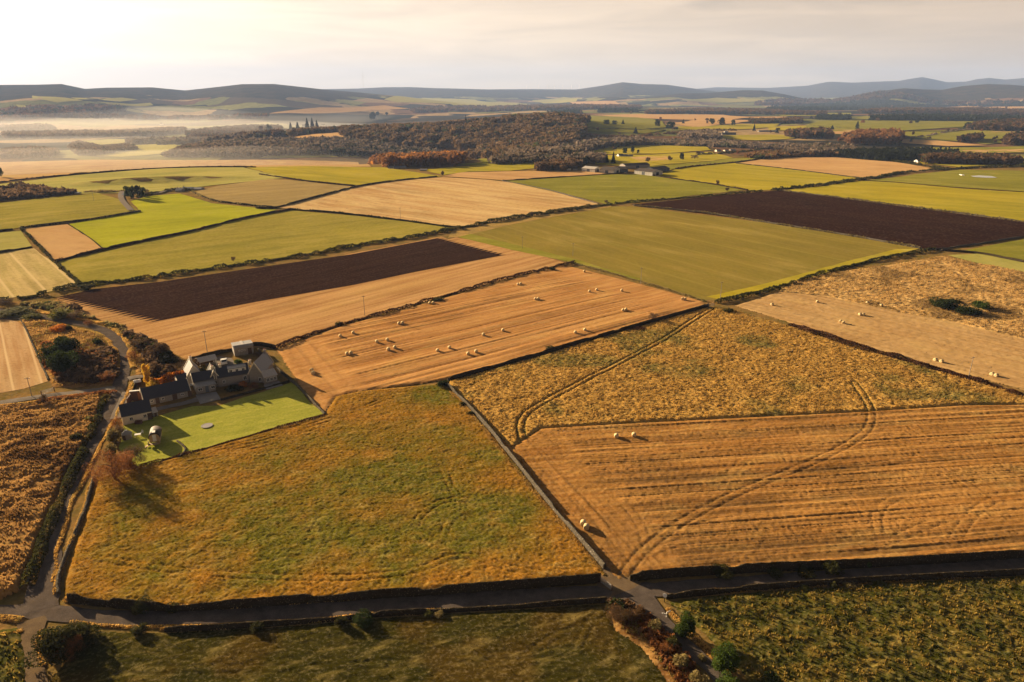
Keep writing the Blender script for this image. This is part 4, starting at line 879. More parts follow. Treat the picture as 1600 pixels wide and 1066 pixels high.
# woods
HILLW = ['world']+poly([(905,222),(860,240),(800,246),(720,246),(690,238),(620,230),(560,222),(535,213),(528,204)])+[(-530,1760),(-430,1840),(-300,1850),(-150,1840),(0,1860),(120,1880),(190,1800)]
WD = [
 ('brown wood covering the hill in the middle distance', HILLW, 12, 12, 'hillwood', 64, 1, .62),
 ('hazy leafless wood on the valley side', [(255,246),(290,232),(360,224),(420,222),(470,222),(540,220),(600,228),(680,240),(700,247),(620,247),(540,243),(400,246)], 9, 9, 'woodgrey', 26, 2),
 ('dark conifer strip at the foot of the wooded hill', [(490,238),(540,233),(620,236),(700,243),(690,247),(600,246),(520,245)], 8, 10, 'conif', 20, 3),
 ('grey wood on the far right of the wooded hill', [(780,246),(860,238),(930,225),(1000,222),(1000,228),(930,234),(880,246),(800,250)], 10, 9, 'woodgrey', 24, 4),
 ('orange autumn wood behind the small white farm', [(578,254),(620,249),(680,250),(730,255),(700,260),(640,262),(600,262)], 8, 11, 'woodor', 34, 5),
 ('misty trees on the valley floor at the left', [(0,241),(50,236),(90,238),(85,246),(0,249)], 9, 10, 'woodgrey', 24, 6),
 ('misty wood beside the fog meadow', [(110,232),(125,226),(150,232),(180,240),(150,244),(120,243)], 9, 10, 'woodgrey', 24, 7),
 ('misty copse in the fog meadow', [(160,234),(200,230),(215,235),(180,239)], 9, 9, 'woodgrey', 24, 8),
 ('long brown tree belt above the mist', [(5,212),(80,210),(160,210),(240,206),(290,204),(290,209),(200,214),(100,217),(10,217)], 12, 13, 'woodgrey', 26, 9),
 ('mixed belt of trees left of the country house', [(290,212),(340,204),(400,200),(440,202),(440,214),(380,218),(300,218)], 11, 13, 'woodmix', 28, 10),
 ('pale misty tree line far down the valley', [(0,200),(80,199),(85,203),(0,205)], 14, 12, 'woodgrey', 20, 11),
 ('dark conifer plantation beyond the tan field', [(1302,244),(1360,240),(1440,239),(1495,243),(1496,250),(1440,252),(1380,252),(1330,248)], 8, 10, 'conif', 30, 12),
 ('low dark plantation left of the larches', [(1230,236),(1290,231),(1330,236),(1335,241),(1290,245),(1225,245)], 9, 8, 'woodgrey', 24, 13),
 ('rusty larch wood on the right plain', [(1318,221),(1340,214),(1400,212),(1412,220),(1400,226),(1330,227)], 9, 15, 'woodrust', 30, 14),
 ('dark clump of trees left of the larch wood', [(1228,213),(1260,209),(1297,210),(1298,217),(1240,217)], 10, 13, 'woodmix', 28, 15),
 ('straight dark plantation belt on the right horizon', [(1360,186),(1480,185),(1640,186),(1640,191),(1480,190),(1360,189)], 13, 15, 'conif', 24, 16),
 ('dark wood rising at the right edge', [(1506,203),(1540,196),(1600,193),(1680,192),(1680,206),(1560,206)], 12, 13, 'woodmix', 26, 17),
 ('small dark wood alone in the right pasture', [(1498,223),(1520,217),(1532,218),(1525,224)], 9, 11, 'woodmix', 28, 18),
 ('round wood at the right edge', [(1568,226),(1578,216),(1640,215),(1640,227),(1580,228)], 10, 12, 'woodmix', 28, 19),
 ('dark belt right of the green field', [(1276,184),(1328,184),(1328,188),(1276,187)], 11, 13, 'conif', 24, 20),
 ('brown hedgerow wood on the right plain', [(1170,190),(1250,188),(1250,193),(1180,194)], 11, 10, 'woodmix', 24, 21),
 ('long dark brown wood across the far centre', [(1010,176),(1100,172),(1200,174),(1290,179),(1290,181),(1150,178),(1010,179)], 16, 12, 'woodmix', 22, 22),
 ('dark tree line above the far pastures', [(855,178),(905,176),(910,178),(855,179)], 12, 14, 'conif', 22, 23),
 ('conifer block above the far pastures', [(935,174),(995,172),(996,176),(935,176)], 14, 15, 'conif', 22, 24),
 ('belt of trees across the upper right plain', [(1340,176),(1420,171),(1500,172),(1640,178),(1640,182),(1500,178),(1400,177)], 16, 13, 'woodmix', 22, 25),
 ('dark woodland strip under the right hills', [(1200,170),(1300,164),(1420,163),(1560,160),(1640,160),(1640,164),(1500,167),(1330,172),(1200,174)], 24, 15, 'conif', 18, 26),
 ('brown brush across the heath', [(900,224),(1000,221),(1120,222),(1200,228),(1290,230),(1280,236),(1180,233),(1000,226)], 12, 3.2, 'woodgrey', 18, 27),
 ('dense copse on the heath beside the grey farm', [(1060,214),(1110,211),(1124,217),(1122,222),(1070,219)], 9, 11, 'woodgrey', 26, 28),
 ('leafless wood behind the barns', [(880,253),(920,248),(942,250),(940,256),(890,257)], 8, 8, 'woodgrey', 28, 29),
 ('brown hedgerow trees below the far wood', [(770,252),(840,248),(900,250),(895,254),(820,256),(770,257)], 10, 6, 'woodgrey', 20, 30),
 ('mixed trees along the road at the right', [(1438,252),(1475,249),(1530,250),(1560,252),(1590,255),(1588,259),(1520,258),(1450,257)], 8, 9, 'woodmix', 30, 31),
 ('bushes left of the barn yard', [(838,262),(870,258),(900,257),(905,262),(880,268),(842,268)], 7, 7, 'brown', 30, 32),
 ('dark forest cloak on the left hill shoulder', [(0,176),(60,170),(90,172),(130,168),(200,172),(190,176),(100,182),(0,186)], 30, 16, 'woodmix', 16, 33),
 ('brown wood beside the far cottages', [(1150,248),(1200,240),(1290,239),(1320,245),(1250,246),(1180,250)], 10, 3.5, 'woodmix', 22, 34, .6),
 ('mixed trees round the country house', [(436,209),(470,205),(520,204),(542,205),(540,208),(500,210),(450,213)], 10, 11, 'woodmix', 30, 35, .6),
 ('scattered misty trees on the valley meadow', [(200,222),(300,219),(420,218),(400,222),(300,225),(210,228)], 16, 11, 'woodgrey', 26, 36, .35),
 ('dark tree belt under the left hills', [(0,184),(120,181),(260,183),(420,182),(420,185),(250,187),(100,186),(0,189)], 20, 14, 'woodmix', 18, 37, .5),
 ('patchy woods across the far centre plain', [(640,172),(760,168),(860,166),(1000,167),(1000,171),(860,172),(760,175),(650,177)], 22, 14, 'woodmix', 18, 38, .45),
 ('patchy woods below the right hills', [(1180,160),(1300,158),(1450,157),(1640,155),(1640,160),(1450,162),(1300,163),(1190,165)], 32, 15, 'woodmix', 14, 39, .5),
]
for q in WD:
    lb, pts, gap, h, lf, per, sd = q[:7]
    wood('woodland', lb, 'woodland', pts, gap, h, lf, per, 'cone' if lf == 'conif' else 'round', 1.0, .45, sd, None, q[7] if len(q) > 7 else 1.0)

TM = {'rough_meadow': ('G', (.50,.30,.08), (.16,.15,.035)), 'pasture': ('A', (.38,.18,.024), (.13,.12,.013)), 'moorland': ('moor', (.39,.22,.075), (.09,.045,.02)), 'pale_rough_pasture': ('H2', (.56,.36,.13), (.28,.17,.06)),
      'reedy_pasture': ('E', (.30,.20,.045), (.045,.045,.008)), 'dark_pasture': ('D', (.058,.048,.007), (.08,.048,.01)), 'rough_corner': ('E', (.30,.19,.05), (.05,.05,.01)), 'scrub_ground': ('S', (.50,.30,.09), (.17,.14,.035)), 'rough_verge': ('S', (.50,.30,.09), (.17,.14,.035))}
tmats = {}
for name, V, tint, ok, (den, hgt), label in TUFTS:
    rng = np.random.default_rng(len(label)); idx = np.nonzero(ok)[0]; V = V.astype(float)
    ext = V[idx]; vis = np.ones(len(idx), bool)
    area = len(idx)*({'rough_meadow': .36, 'pasture': .27, 'moorland': .35, 'pale_rough_pasture': .55, 'scrub_ground': .45}.get(name, .26)**2)
    n = int(min(90000, area*den)); z = V[idx, 2]-T(V[idx, 0], V[idx, 1]); pr = np.clip((z-z.min())/(z.max()-z.min()+1e-6), .02, 1)**1.5; pr /= pr.sum()
    k = idx[rng.choice(len(idx), n, p=pr)]; C = V[k]+np.c_[(rng.random((n, 2))-.5)*.3, np.zeros(n)]; t = tint[k]
    b = 2; C = np.repeat(C, b, 0); tt = np.clip(np.repeat(t, b)+(rng.random(n*b)-.5)*.35, 0, 1); m = n*b
    a = rng.random(m)*6.283; hh = hgt*(.5+.8*rng.random(m)); w = hh*.42; ln = np.c_[np.cos(a), np.sin(a), np.zeros(m)]; la = rng.random(m)*6.283; le = np.c_[np.cos(la), np.sin(la), np.zeros(m)]*(hh*.7*rng.random(m))[:, None]
    TV = np.stack([C-ln*w[:, None]-[0, 0, .04], C+ln*w[:, None]-[0, 0, .04], C+le+np.c_[np.zeros(m), np.zeros(m), hh]], 1).reshape(-1, 3)
    key, c1, c3 = TM[name]
    if key not in tmats: tmats[key] = tuftmat('tuft_'+name, c1, None, c3)
    o = put(mesh_np('grass_tufts', TV, np.arange(len(TV)).reshape(-1, 3), tmats[key], attrs={'tint': np.repeat(tt, 3)}), 'grass_tufts')
    tag(o, 'grass tufts of the '+label, 'grass', None, 'stuff')
# ---- individual trees and bushes: kind, shape, leaves, u, v(base), height px, width px, label
PL = [
 ('tree','thick','rust',180,750,52,70,'large bare reddish brown tree at the road bend below the lawn'),
 ('tree','thick','brown',206,726,34,44,'smaller bare tree right of the large reddish tree'),
 ('bush','bush','greygreen',178,690,26,22,'pale brown bush between the road and the round hut'),
 ('bush','thick','rust',184,668,20,18,'russet bush behind the small dark barn'),
 ('bush','thick','brown',188,682,24,18,'dark bare bush beside the round hut'),
 ('bush','bush','greygreen',172,712,24,24,'pale brown bush at the lower end of the lawn'),
 ('bush','bush','gorse',122,688,15,20,'dark rounded gorse bush on the moorland'),
 ('bush','bush','olive',140,660,12,14,'pale green bush at the top of the roadside hedge'),
 ('tree','bush','ever',84,566,40,36,'left dark evergreen in the scrub triangle'),
 ('tree','bush','ever',108,560,50,40,'tallest dark evergreen in the scrub triangle'),
 ('tree','bush','ever',102,582,44,42,'lowest dark evergreen in the scrub triangle'),
 ('bush','bush','ever',153,537,12,14,'small dark conifer bush near the road bend'),
 ('bush','bush','gorse',172,560,12,12,'small dark bush at the inner edge of the bend'),
 ('bush','bush','orange',119,569,11,13,'orange bush right of the dark evergreens'),
 ('bush','bush','yellow',95,574,8,13,'yellow bush below the dark evergreens'),
 ('bush','bush','yellow',84,552,6,7,'small yellow bush at the left foot of the evergreens'),
 ('bush','bush','orange',93,517,13,26,'orange gold thicket north of the evergreens'),
 ('bush','bush','gorse',107,516,12,12,'dark bush beside the orange gold thicket'),
 ('bush','thick','rust',168,596,18,24,'rusty bush at the corner of the side road'),
 ('bush','bush','olive',96,496,17,34,'large rounded olive bush between road and stubble'),
 ('bush','thick','brown',120,498,15,24,'purple brown bush right of the rounded olive bush'),
 ('bush','thick','rust',140,508,10,16,'brown bush where the road starts to bend'),
 ('bush','bush','gorse',212,532,11,18,'dark gorse bush above the road bend'),
 ('bush','thick','brown',218,544,18,30,'grey brown bush between stubble and road bend'),
 ('tree','round','brown',248,560,26,36,'rounded bare tree at the corner of the pale stubble'),
 ('bush','bush','gorse',262,568,16,28,'dark bush beside the garden shed'),
 ('bush','thick','rust',206,561,14,20,'red brown bush left of the garden shed'),
 ('bush','bush','olive',20,492,10,60,'pale green hedge bush at the left edge by the road'),
 ('bush','bush','olive',50,498,9,30,'yellow green bush left of the orange gold thicket'),
 ('bush','thick','brown',8,476,12,26,'dark brown bush at the left edge above the road'),
 ('bush','bush','gorse',135,452,10,24,'dark rounded bush at the left end of the ploughed strip'),
 ('tree','column','yellow',233,599,32,18,'tall yellow tree at the farm entrance'),
 ('bush','bush','yellow',241,608,20,20,'yellow shrub right of the tall yellow tree'),
 ('tree','round','brown',247,588,22,28,'rounded purple brown tree behind the orange hedge'),
 ('bush','bush','yellow',262,590,11,12,'small yellow shrub between brown garden trees'),
 ('tree','round','brown',268,586,18,20,'bare brown garden tree right of the small yellow shrub'),
 ('tree','round','brown',300,582,20,30,'bare brown tree in front of the pitched shed'),
 ('bush','bush','gorse',318,583,14,18,'dark bush below the pitched shed'),
 ('bush','bush','ever',332,578,10,14,'dark green bush beside the parked car'),
 ('bush','bush','green',374,570,12,14,'green shrub behind the white gable'),
 ('bush','bush','orange',380,604,11,14,'orange shrub in front of the house wall'),
 ('bush','thick','rust',395,606,9,20,'rusty border shrub before the house gable'),
 ('bush','bush','gorse',365,610,8,28,'dark border shrub in front of the farmhouse'),
 ('bush','thick','brown',289,618,15,13,'bare climbing shrub at the stable end'),
 ('bush','thick','brown',404,556,9,18,'bare shrub beside the flat shed'),
 ('bush','bush','greygreen',424,575,9,12,'pale shrub behind the glass extension'),
 ('bush','bush','gorse',84,1030,52,70,'huge dark bush below the crossroads'),
 ('bush','bush','gorse',118,1005,34,64,'dark green bush right of the huge crossroads bush'),
 ('bush','thick','rust',108,1024,34,44,'reddish brown bush in the crossroads clump'),
 ('bush','bush','gorse',222,952,19,36,'dark bush on the far side of the lane near the crossroads'),
 ('bush','bush','gorse',270,953,13,22,'smaller bush on the far side of the lane'),
 ('bush','bush','gorse',219,988,14,26,'thin bush on the near side of the lane by the crossroads'),
 ('bush','bush','gorse',402,984,14,24,'dark bush on the near side of the lane left of centre'),
 ('bush','bush','ever',566,972,17,38,'rounded dark green bush on the near lane wall'),
 ('bush','bush','gorse',534,976,16,20,'dark bush just left of the rounded green bush'),
 ('bush','bush','olive',670,962,9,16,'yellow green tuft bush on the near lane wall'),
 ('bush','bush','greygreen',686,961,9,18,'pale tuft bush beside the yellow green one'),
 ('bush','bush','gorse',1130,900,16,40,'dark bush on the lane wall right of the gateway'),
 ('bush','bush','gorse',1300,895,20,32,'rounded dark green bush on the far lane wall'),
 ('bush','bush','gorse',1258,897,15,30,'dark bush left of the rounded one on the far lane wall'),
 ('bush','bush','green',1356,886,13,9,'small upright green bush on the far lane wall'),
 ('bush','bush','gorse',1210,899,12,26,'low dark bush on the far lane wall'),
 ('bush','bush','olive',1302,918,12,11,'small pale green bush on the near lane wall'),
 ('bush','bush','greygreen',1325,917,9,22,'dry pale bush on the near lane wall'),
 ('bush','bush','olive',1255,922,8,18,'low green bush on the near lane wall'),
 ('bush','bush','olive',1370,912,7,26,'low yellow green bush further right on the near lane wall'),
 ('tree','bush','green',1070,992,42,34,'bright green conifer beside the side lane'),
 ('tree','bush','green',1130,1045,50,44,'larger green conifer lower down the side lane'),
 ('tree','bush','green',1136,1085,44,40,'green conifer cut off by the bottom edge'),
 ('bush','bush','ever',1205,1082,34,44,'dark bush cut off by the bottom edge in the reedy pasture'),
 ('bush','thick','woodmix',964,972,30,42,'dark brown bush at the lower left of the lane junction'),
 ('bush','thick','woodmix',992,966,22,34,'brown thorn bush beside the lane junction'),
 ('bush','bush','greygreen',1024,985,20,22,'pale dry bush at the side lane'),
 ('bush','bush','gorse',1052,1012,20,24,'green brown bush left of the side lane'),
 ('bush','bush','greygreen',1064,1040,26,28,'pale tan bush left of the side lane'),
 ('bush','thick','rust',1040,1020,18,22,'rusty bush left of the side lane'),
 ('bush','bush','greygreen',1092,1070,26,30,'tan bush at the bottom of the side lane'),
 ('bush','bush','greygreen',1098,1032,14,14,'small dry bush right of the side lane'),
 ('bush','bush','ever',692,604,13,20,'dark green bush at the top of the long stone wall'),
 ('bush','bush','gorse',722,634,8,10,'small dark bush against the upper long wall'),
 ('bush','bush','gorse',735,648,8,12,'second small dark bush against the upper long wall'),
 ('tree','twig','brown',1020,501,14,17,'small bare tree on the wall beside the weedy meadow'),
 ('bush','bush','gorse',859,545,6,16,'low dark bush on the wall of the weedy meadow'),
 ('bush','bush','heather',995,515,6,28,'dark bramble patch in the upper weedy meadow'),
 ('bush','bush','gorse',1138,488,8,18,'dark heap of gorse at the corner of the weedy meadow'),
 ('bush','bush','gorse',530,508,7,14,'dark bush on the left part of the brown bank hedge'),
 ('bush','bush','gorse',684,470,8,20,'dark bush behind the topmost pair of bales'),
 ('bush','bush','gorse',863,422,6,12,'dark bush at the right end of the brown bank hedge'),
 ('bush','bush','ever',1472,481,18,44,'left green clump in the pale tufted pasture'),
 ('bush','bush','ever',1510,491,17,40,'lower green clump in the pale tufted pasture'),
 ('bush','bush','green',1534,484,17,30,'right green clump in the pale tufted pasture'),
 ('bush','bush','gorse',1493,475,10,24,'small back clump in the pale tufted pasture'),
 ('tree','twig','brown',365,409,10,9,'tiny bare tree on the hedge above the ploughed strip'),
 ('bush','bush','gorse',534,387,6,16,'low bush in the middle of the hedge above the ploughed strip'),
 ('bush','bush','gorse',614,375,6,14,'bush at the right part of the hedge above the ploughed strip'),
 ('tree','round','ever',200,309,19,11,'leftmost dark tree of the clump by the bright pasture'),
 ('tree','round','ever',208,311,21,12,'second dark tree of the clump by the bright pasture'),
 ('tree','round','conif',217,310,22,12,'tallest dark tree of the clump by the bright pasture'),
 ('tree','round','ever',225,308,16,10,'small tree of the clump by the bright pasture'),
 ('tree','twig','brown',231,306,12,8,'thin bare tree at the right of the dark clump'),
 ('tree','round','ever',2,277,15,9,'dark tree on the straw ridge at the left edge'),
 ('tree','cone','conif',466,209,17,13,'conifer with a forked top left of the country house'),
 ('tree','cone','conif',455,208,16,10,'broad conifer at the left of the country house trees'),
 ('tree','cone','conif',481,207,21,12,'tall narrow conifer behind the country house'),
 ('tree','cone','conif',489,207,21,12,'twin narrow conifer right of the tallest'),
 ('tree','cone','conif',496,207,18,11,'dense conifer at the right of the country house'),
 ('tree','round','woodgrey',456,217,18,20,'large rounded bare tree in front of the country house'),
 ('tree','round','brown',408,212,15,12,'rounded brown tree on the far wood edge'),
 ('tree','round','conif',422,211,17,11,'dark tree left of the broad conifer'),
 ('tree','round','orange',600,259,12,9,'bright orange tree in the autumn wood'),
 ('tree','round','conif',582,188,13,12,'dark pine on the crest of the wooded hill'),
 ('tree','pine','conif',590,186,11,8,'flat topped pine on the crest of the wooded hill'),
 ('tree','pine','conif',604,184,8,6,'thin pine on the crest of the wooded hill'),
 ('tree','cone','conif',728,197,16,5,'lone tall conifer breaking the wood line'),
 ('tree','round','brown',692,274,7,6,'small round tree on the golden pasture'),
 ('tree','round','ever',868,195,9,10,'left pine of the row in the far pasture'),
 ('tree','pine','ever',880,194,10,12,'middle pine of the row in the far pasture'),
 ('tree','pine','ever',892,194,9,11,'right pine of the row in the far pasture'),
 ('tree','round','ever',908,194,7,8,'round tree standing apart right of the pine row'),
 ('tree','round','ever',948,195,8,12,'left tree of the far hedgerow clump'),
 ('tree','round','ever',960,195,7,10,'right tree of the far hedgerow clump'),
 ('tree','cone','conif',993,209,10,9,'dark conifer at the heath edge'),
 ('tree','round','conif',1027,198,11,10,'dark tree beside the far tan field'),
 ('tree','round','ever',1048,201,11,15,'rounded dark grove right of the far tan field'),
 ('tree','round','ever',1112,195,10,10,'left crown of the dark grove on the far tan field'),
 ('tree','round','conif',1127,196,12,13,'big crown of the dark grove on the far tan field'),
 ('tree','round','ever',1145,196,9,8,'right crown of the dark grove on the far tan field'),
 ('tree','cone','conif',1178,205,11,6,'single dark spruce by the long far farm'),
 ('tree','pine','ever',963,236,10,8,'flat topped tree left of the white houses beyond the barns'),
 ('tree','round','ever',976,240,9,9,'round pine left of the white houses beyond the barns'),
 ('tree','round','conif',988,240,12,7,'dark upright tree beside the white houses'),
 ('tree','round','conif',997,240,6,5,'small dark tree right of the white houses'),
 ('tree','round','conif',915,258,14,15,'broad dark tree behind the pale sheds'),
 ('tree','cone','conif',948,255,14,8,'left dark cypress behind the barns'),
 ('tree','cone','conif',958,256,18,9,'tall dark cypress behind the barns'),
 ('tree','twig','brown',1012,254,9,8,'bare tree in the small tan field beyond the barns'),
 ('tree','twig','brown',1047,252,9,8,'bare tree left of the dark round tree'),
 ('tree','round','conif',1065,250,11,8,'dark round tree on the green slope'),
 ('tree','twig','brown',1085,249,8,14,'row of thin bare trees on the green slope'),
 ('tree','twig','brown',1121,290,9,7,'lone bare tree on the wall right of the barns'),
 ('tree','twig','brown',1136,299,7,7,'faint bare tree beside the red ploughed field corner'),
 ('tree','twig','brown',947,318,6,6,'small bare tree at the end of the double hedge'),
 ('tree','twig','brown',830,338,8,7,'small bare tree on the double hedge'),
 ('tree','round','conif',1390,187,8,16,'dark copse alone in the far green field'),
 ('tree','twig','brown',842,266,14,14,'bare rounded tree left of the gabled cottage'),
 ('tree','round','rust',878,264,12,12,'brown tree beside the gabled cottage'),
 ('tree','round','ever',862,267,9,10,'dark bush tree left of the gabled cottage'),
 ('tree','cone','conif',1524,256,15,9,'pointed dark tree in the road side belt'),
 ('tree','round','conif',1578,258,10,15,'dark rounded tree at the end of the road side belt'),
 ('tree','round','conif',1490,251,16,18,'dark end tree of the plantation'),
 ('tree','twig','brown',70,632,18,14,'bare small tree at the gate by the side road'),
]
for cat, sh, lf, u, v, hp, wp, lb in PL:
    plant('bush' if cat == 'bush' else {'cone': 'conifer_tree', 'twig': 'bare_tree', 'pine': 'pine_tree'}.get(sh, 'broad_tree'), cat, sh, lf, u, v, hp, wp, lb)
rr = random.Random(5)
for i in range(70):
    u = rr.uniform(850, 1590); v = rr.choice([170,174,178,184,189,193,198,203,207,212,217,222,228,234,240])+rr.uniform(-1.5, 1.5)
    sh, lf = rr.choice([('round','ever'),('round','brown'),('twig','brown'),('round','woodmix'),('cone','conif'),('round','rust')])
    plant('hedgerow_tree', 'tree', sh, lf, u, v, rr.uniform(3.5, 7), rr.uniform(3.5, 8), 'small hedgerow tree scattered over the far plain right of centre', 'hedgerow trees on the far plain')
# ================================================================ BUILDINGS
def pm(name, c1, c2=None, sc=2.0, bump=.0, rough=.8, rot=None, stretch=(1, 1, 1)):
    m = NT(name); tc = m.N.new('ShaderNodeTexCoord'); mp = m.N.new('ShaderNodeMapping'); m.L.new(tc.outputs['Object'], mp.inputs[0]); mp.inputs['Scale'].default_value = stretch
    n = m.noise(mp.outputs[0], sc, 5, .65); m.col(m.mix(m.rng(n, .3, .7), c1, c2 or tuple(x*.7 for x in c1)))
    m.b.inputs['Roughness'].default_value = rough; m.b.inputs['Specular IOR Level'].default_value = .8 if rough < .4 else .3
    if bump: m.bump(n, bump, .05)
    return m.m
B_ = {
 'slate': pm('slate_roof', (.030,.028,.038), (.052,.046,.055), 1.6, .4, .36, stretch=(1, 1, 5)), 'granite': pm('granite_wall', (.20,.175,.16), (.29,.26,.23), 3, .5),
 'cream': pm('cream_render', (.72,.64,.50), (.60,.52,.40), 1.5, .1), 'white': pm('white_paint', (.80,.78,.74), (.66,.63,.58), 1, 0, .5),
 'metal': pm('grey_sheet_roof', (.30,.285,.27), (.22,.21,.21), .8, .1, .5, stretch=(4, 1, 1)), 'pale': pm('pale_sheet_roof', (.52,.47,.42), (.42,.38,.34), .8, .1, .5, stretch=(4, 1, 1)),
 'rwood': pm('orange_timber', (.40,.16,.065), (.28,.11,.05), 2, .2, .7, stretch=(1, 1, 6)), 'dwood': pm('dark_timber', (.06,.035,.022), (.11,.065,.04), 2, .2), 'log': pm('pale_timber', (.50,.36,.20), (.40,.27,.14), 3, .2),
 'glass': pm('dark_glass', (.02,.022,.027), (.035,.04,.05), 1, 0, .08), 'brick': pm('dark_brick', (.16,.075,.05), (.10,.05,.035), 4, .3), 'steel': pm('pale_cladding', (.45,.42,.38), (.36,.335,.31), 1, .1, .5, stretch=(8, 8, .3)),
 'bluesteel': pm('blue_grey_cladding', (.055,.07,.10), (.04,.05,.075), 1, .1, .5, stretch=(8, 8, .3)), 'droof': pm('dark_brown_roof', (.045,.032,.028), (.075,.055,.045), .6, .2, .7, stretch=(3, 1, 1)),
 'slab': pm('grey_paving', (.27,.245,.225), (.20,.18,.165), 1.2, .1), 'red': pm('red_terracotta', (.45,.13,.06)), 'black': pm('black_rubber', (.02,.02,.02)),
 'tramp': pm('trampoline_mat', (.26,.235,.24), (.20,.18,.19), 2), 'blue': pm('grey_blue_door', (.12,.14,.17)),
}
class Bm:
    def __init__(s): s.v = []; s.f = []
    def box(s, x0, y0, z0, x1, y1, z1):
        k = len(s.v); s.v += [(x0,y0,z0),(x1,y0,z0),(x1,y1,z0),(x0,y1,z0),(x0,y0,z1),(x1,y0,z1),(x1,y1,z1),(x0,y1,z1)]
        s.f += [tuple(k+i for i in q) for q in ((0,3,2,1),(4,5,6,7),(0,1,5,4),(1,2,6,5),(2,3,7,6),(3,0,4,7))]; return s
    def prism(s, prof, a0, a1, axis='x'):
        """profile (p, z) swept along axis"""
        k = len(s.v); n = len(prof)
        for a in (a0, a1):
            for p, z in prof: s.v.append((a, p, z) if axis == 'x' else (p, a, z))
        s.f.append(tuple(range(k, k+n))); s.f.append(tuple(reversed(range(k+n, k+2*n))))
        for i in range(n): j = (i+1) % n; s.f.append((k+i, k+n+i, k+n+j, k+j))
        return s
    def cyl(s, x, y, z0, z1, r, n=12, r2=None):
        r2 = r if r2 is None else r2; k = len(s.v)
        for z, q in ((z0, r), (z1, r2)):
            for i in range(n): a = 2*math.pi*i/n; s.v.append((x+q*math.cos(a), y+q*math.sin(a), z))
        s.f.append(tuple(reversed(range(k, k+n)))); s.f.append(tuple(range(k+n, k+2*n)))
        for i in range(n): j = (i+1) % n; s.f.append((k+i, k+j, k+n+j, k+n+i))
        return s
    def mk(s, name, mat, parent=None, smooth=False):
        me = bpy.data.meshes.new(name); me.from_pydata(s.v, [], s.f); me.materials.append(mat if not isinstance(mat, str) else B_[mat])
        import bmesh
        b = bmesh.new(); b.from_mesh(me); bmesh.ops.recalc_face_normals(b, faces=b.faces); b.to_mesh(me); b.free()
        if smooth:
            for p in me.polygons: p.use_smooth = True
        o = bpy.data.objects.new(name, me); COL.objects.link(o)
        if parent: o.parent = parent
        return o
def window(par, x, y, z, w, h, face='f', frame='white', pane='glass'):
    """window standing 3 cm proud of the wall, with bars; face f = front (-y), l = left (-x), r = right"""
    t = .07; a = Bm()
    for (x0, z0, x1, z1) in ((-w/2, 0, -w/2+t, h), (w/2-t, 0, w/2, h), (-w/2+t, 0, w/2-t, t), (-w/2+t, h-t, w/2-t, h), (-.03, t, .03, h-t)): a.box(x0, -.06, z0, x1, .02, z1)
    o = a.mk('window', frame, par); g = Bm().box(-w/2+t*.9, -.03, t*.9, w/2-t*.9, .015, h-t*.9).mk('pane', pane, o)
    s = Bm().box(-w/2-.08, -.12, -.1, w/2+.08, .02, -.005).mk('sill', 'granite', o)
    o.location = (x, y, z); o.rotation_euler = (0, 0, {'f': 0, 'l': -math.pi/2, 'r': math.pi/2}[face]); return o
def door(par, x, y, w, h, mat='blue', face='f', name='door'):
    o = Bm().box(-w/2, -.05, 0, w/2, .02, h).mk(name, mat, par); o.location = (x, y, 0); o.rotation_euler = (0, 0, {'f': 0, 'l': -math.pi/2, 'r': math.pi/2}[face])
    if name == 'door': Bm().box(w*.3, -.10, h*.48, w*.38, -.045, h*.52).mk('handle', 'black', o)
    return o
def chimney(par, x, y, z, h, pots=2, mat='granite'):
    o = Bm().box(x-.35, y-.3, z-.6, x+.35, y+.3, z+h).box(x-.42, y-.37, z+h+.002, x+.42, y+.37, z+h+.12).mk('chimney', mat, par)
    for i in range(pots): Bm().cyl(x+(i-(pots-1)/2)*.32, y, z+h+.13, z+h+.45, .11, 8).mk('chimney_pot', 'red', o)
    return o
def gable(name, label, cat, A, B, dep, wh, rh, wallm='granite', roofm='slate', ridge='x', wins=(), doors=(), chims=(), over=.25, skew=None, front=.5, group=None):
    """house with front-left base corner A and front-right corner B; ridge along x or y"""
    A = Vector(A); B = Vector(B); w = (B-A).length if (B-A).length > .1 else 1; rz = math.atan2(B.y-A.y, B.x-A.x)
    r = empty(name, (A.x, A.y, min(tz(A.x, A.y), tz(B.x, B.y))+.02), rz, label, cat, group)
    span, run = (dep, w) if ridge == 'x' else (w, dep); ax = ridge; m = span*front
    Bm().prism([(0, -.6), (span, -.6), (span, wh), (m, wh+rh), (0, wh)], 0, run, ax).mk('wall', wallm, r)
    t = .16; k = over; s1 = rh/m; s2 = rh/(span-m); e = .03
    Bm().prism([(-k, wh-s1*k+e), (m, wh+rh+e), (span+k, wh-s2*k+e), (span+k, wh-s2*k+e+t), (m, wh+rh+e+t*1.2), (-k, wh-s1*k+e+t)], -.12, run+.12, ax).mk('roof', roofm, r)
    if skew:
        for a0 in (-.30, run+.125): Bm().prism([(-k-.05, wh-s1*k-.1), (m, wh+rh-.1), (span+k+.05, wh-s2*k-.1), (span+k+.05, wh-s2*k+t+.22), (m, wh+rh+t+.32), (-k-.05, wh-s1*k+t+.22)], a0, a0+.175, ax).mk('gable_coping', skew, r)
    for q in wins: window(r, *q)
    for q in doors: door(r, *q)
    for c in chims: chimney(r, *c)
    return r, w
def P2(u, v): p = px(u, v); return Vector((p.x, p.y, 0))
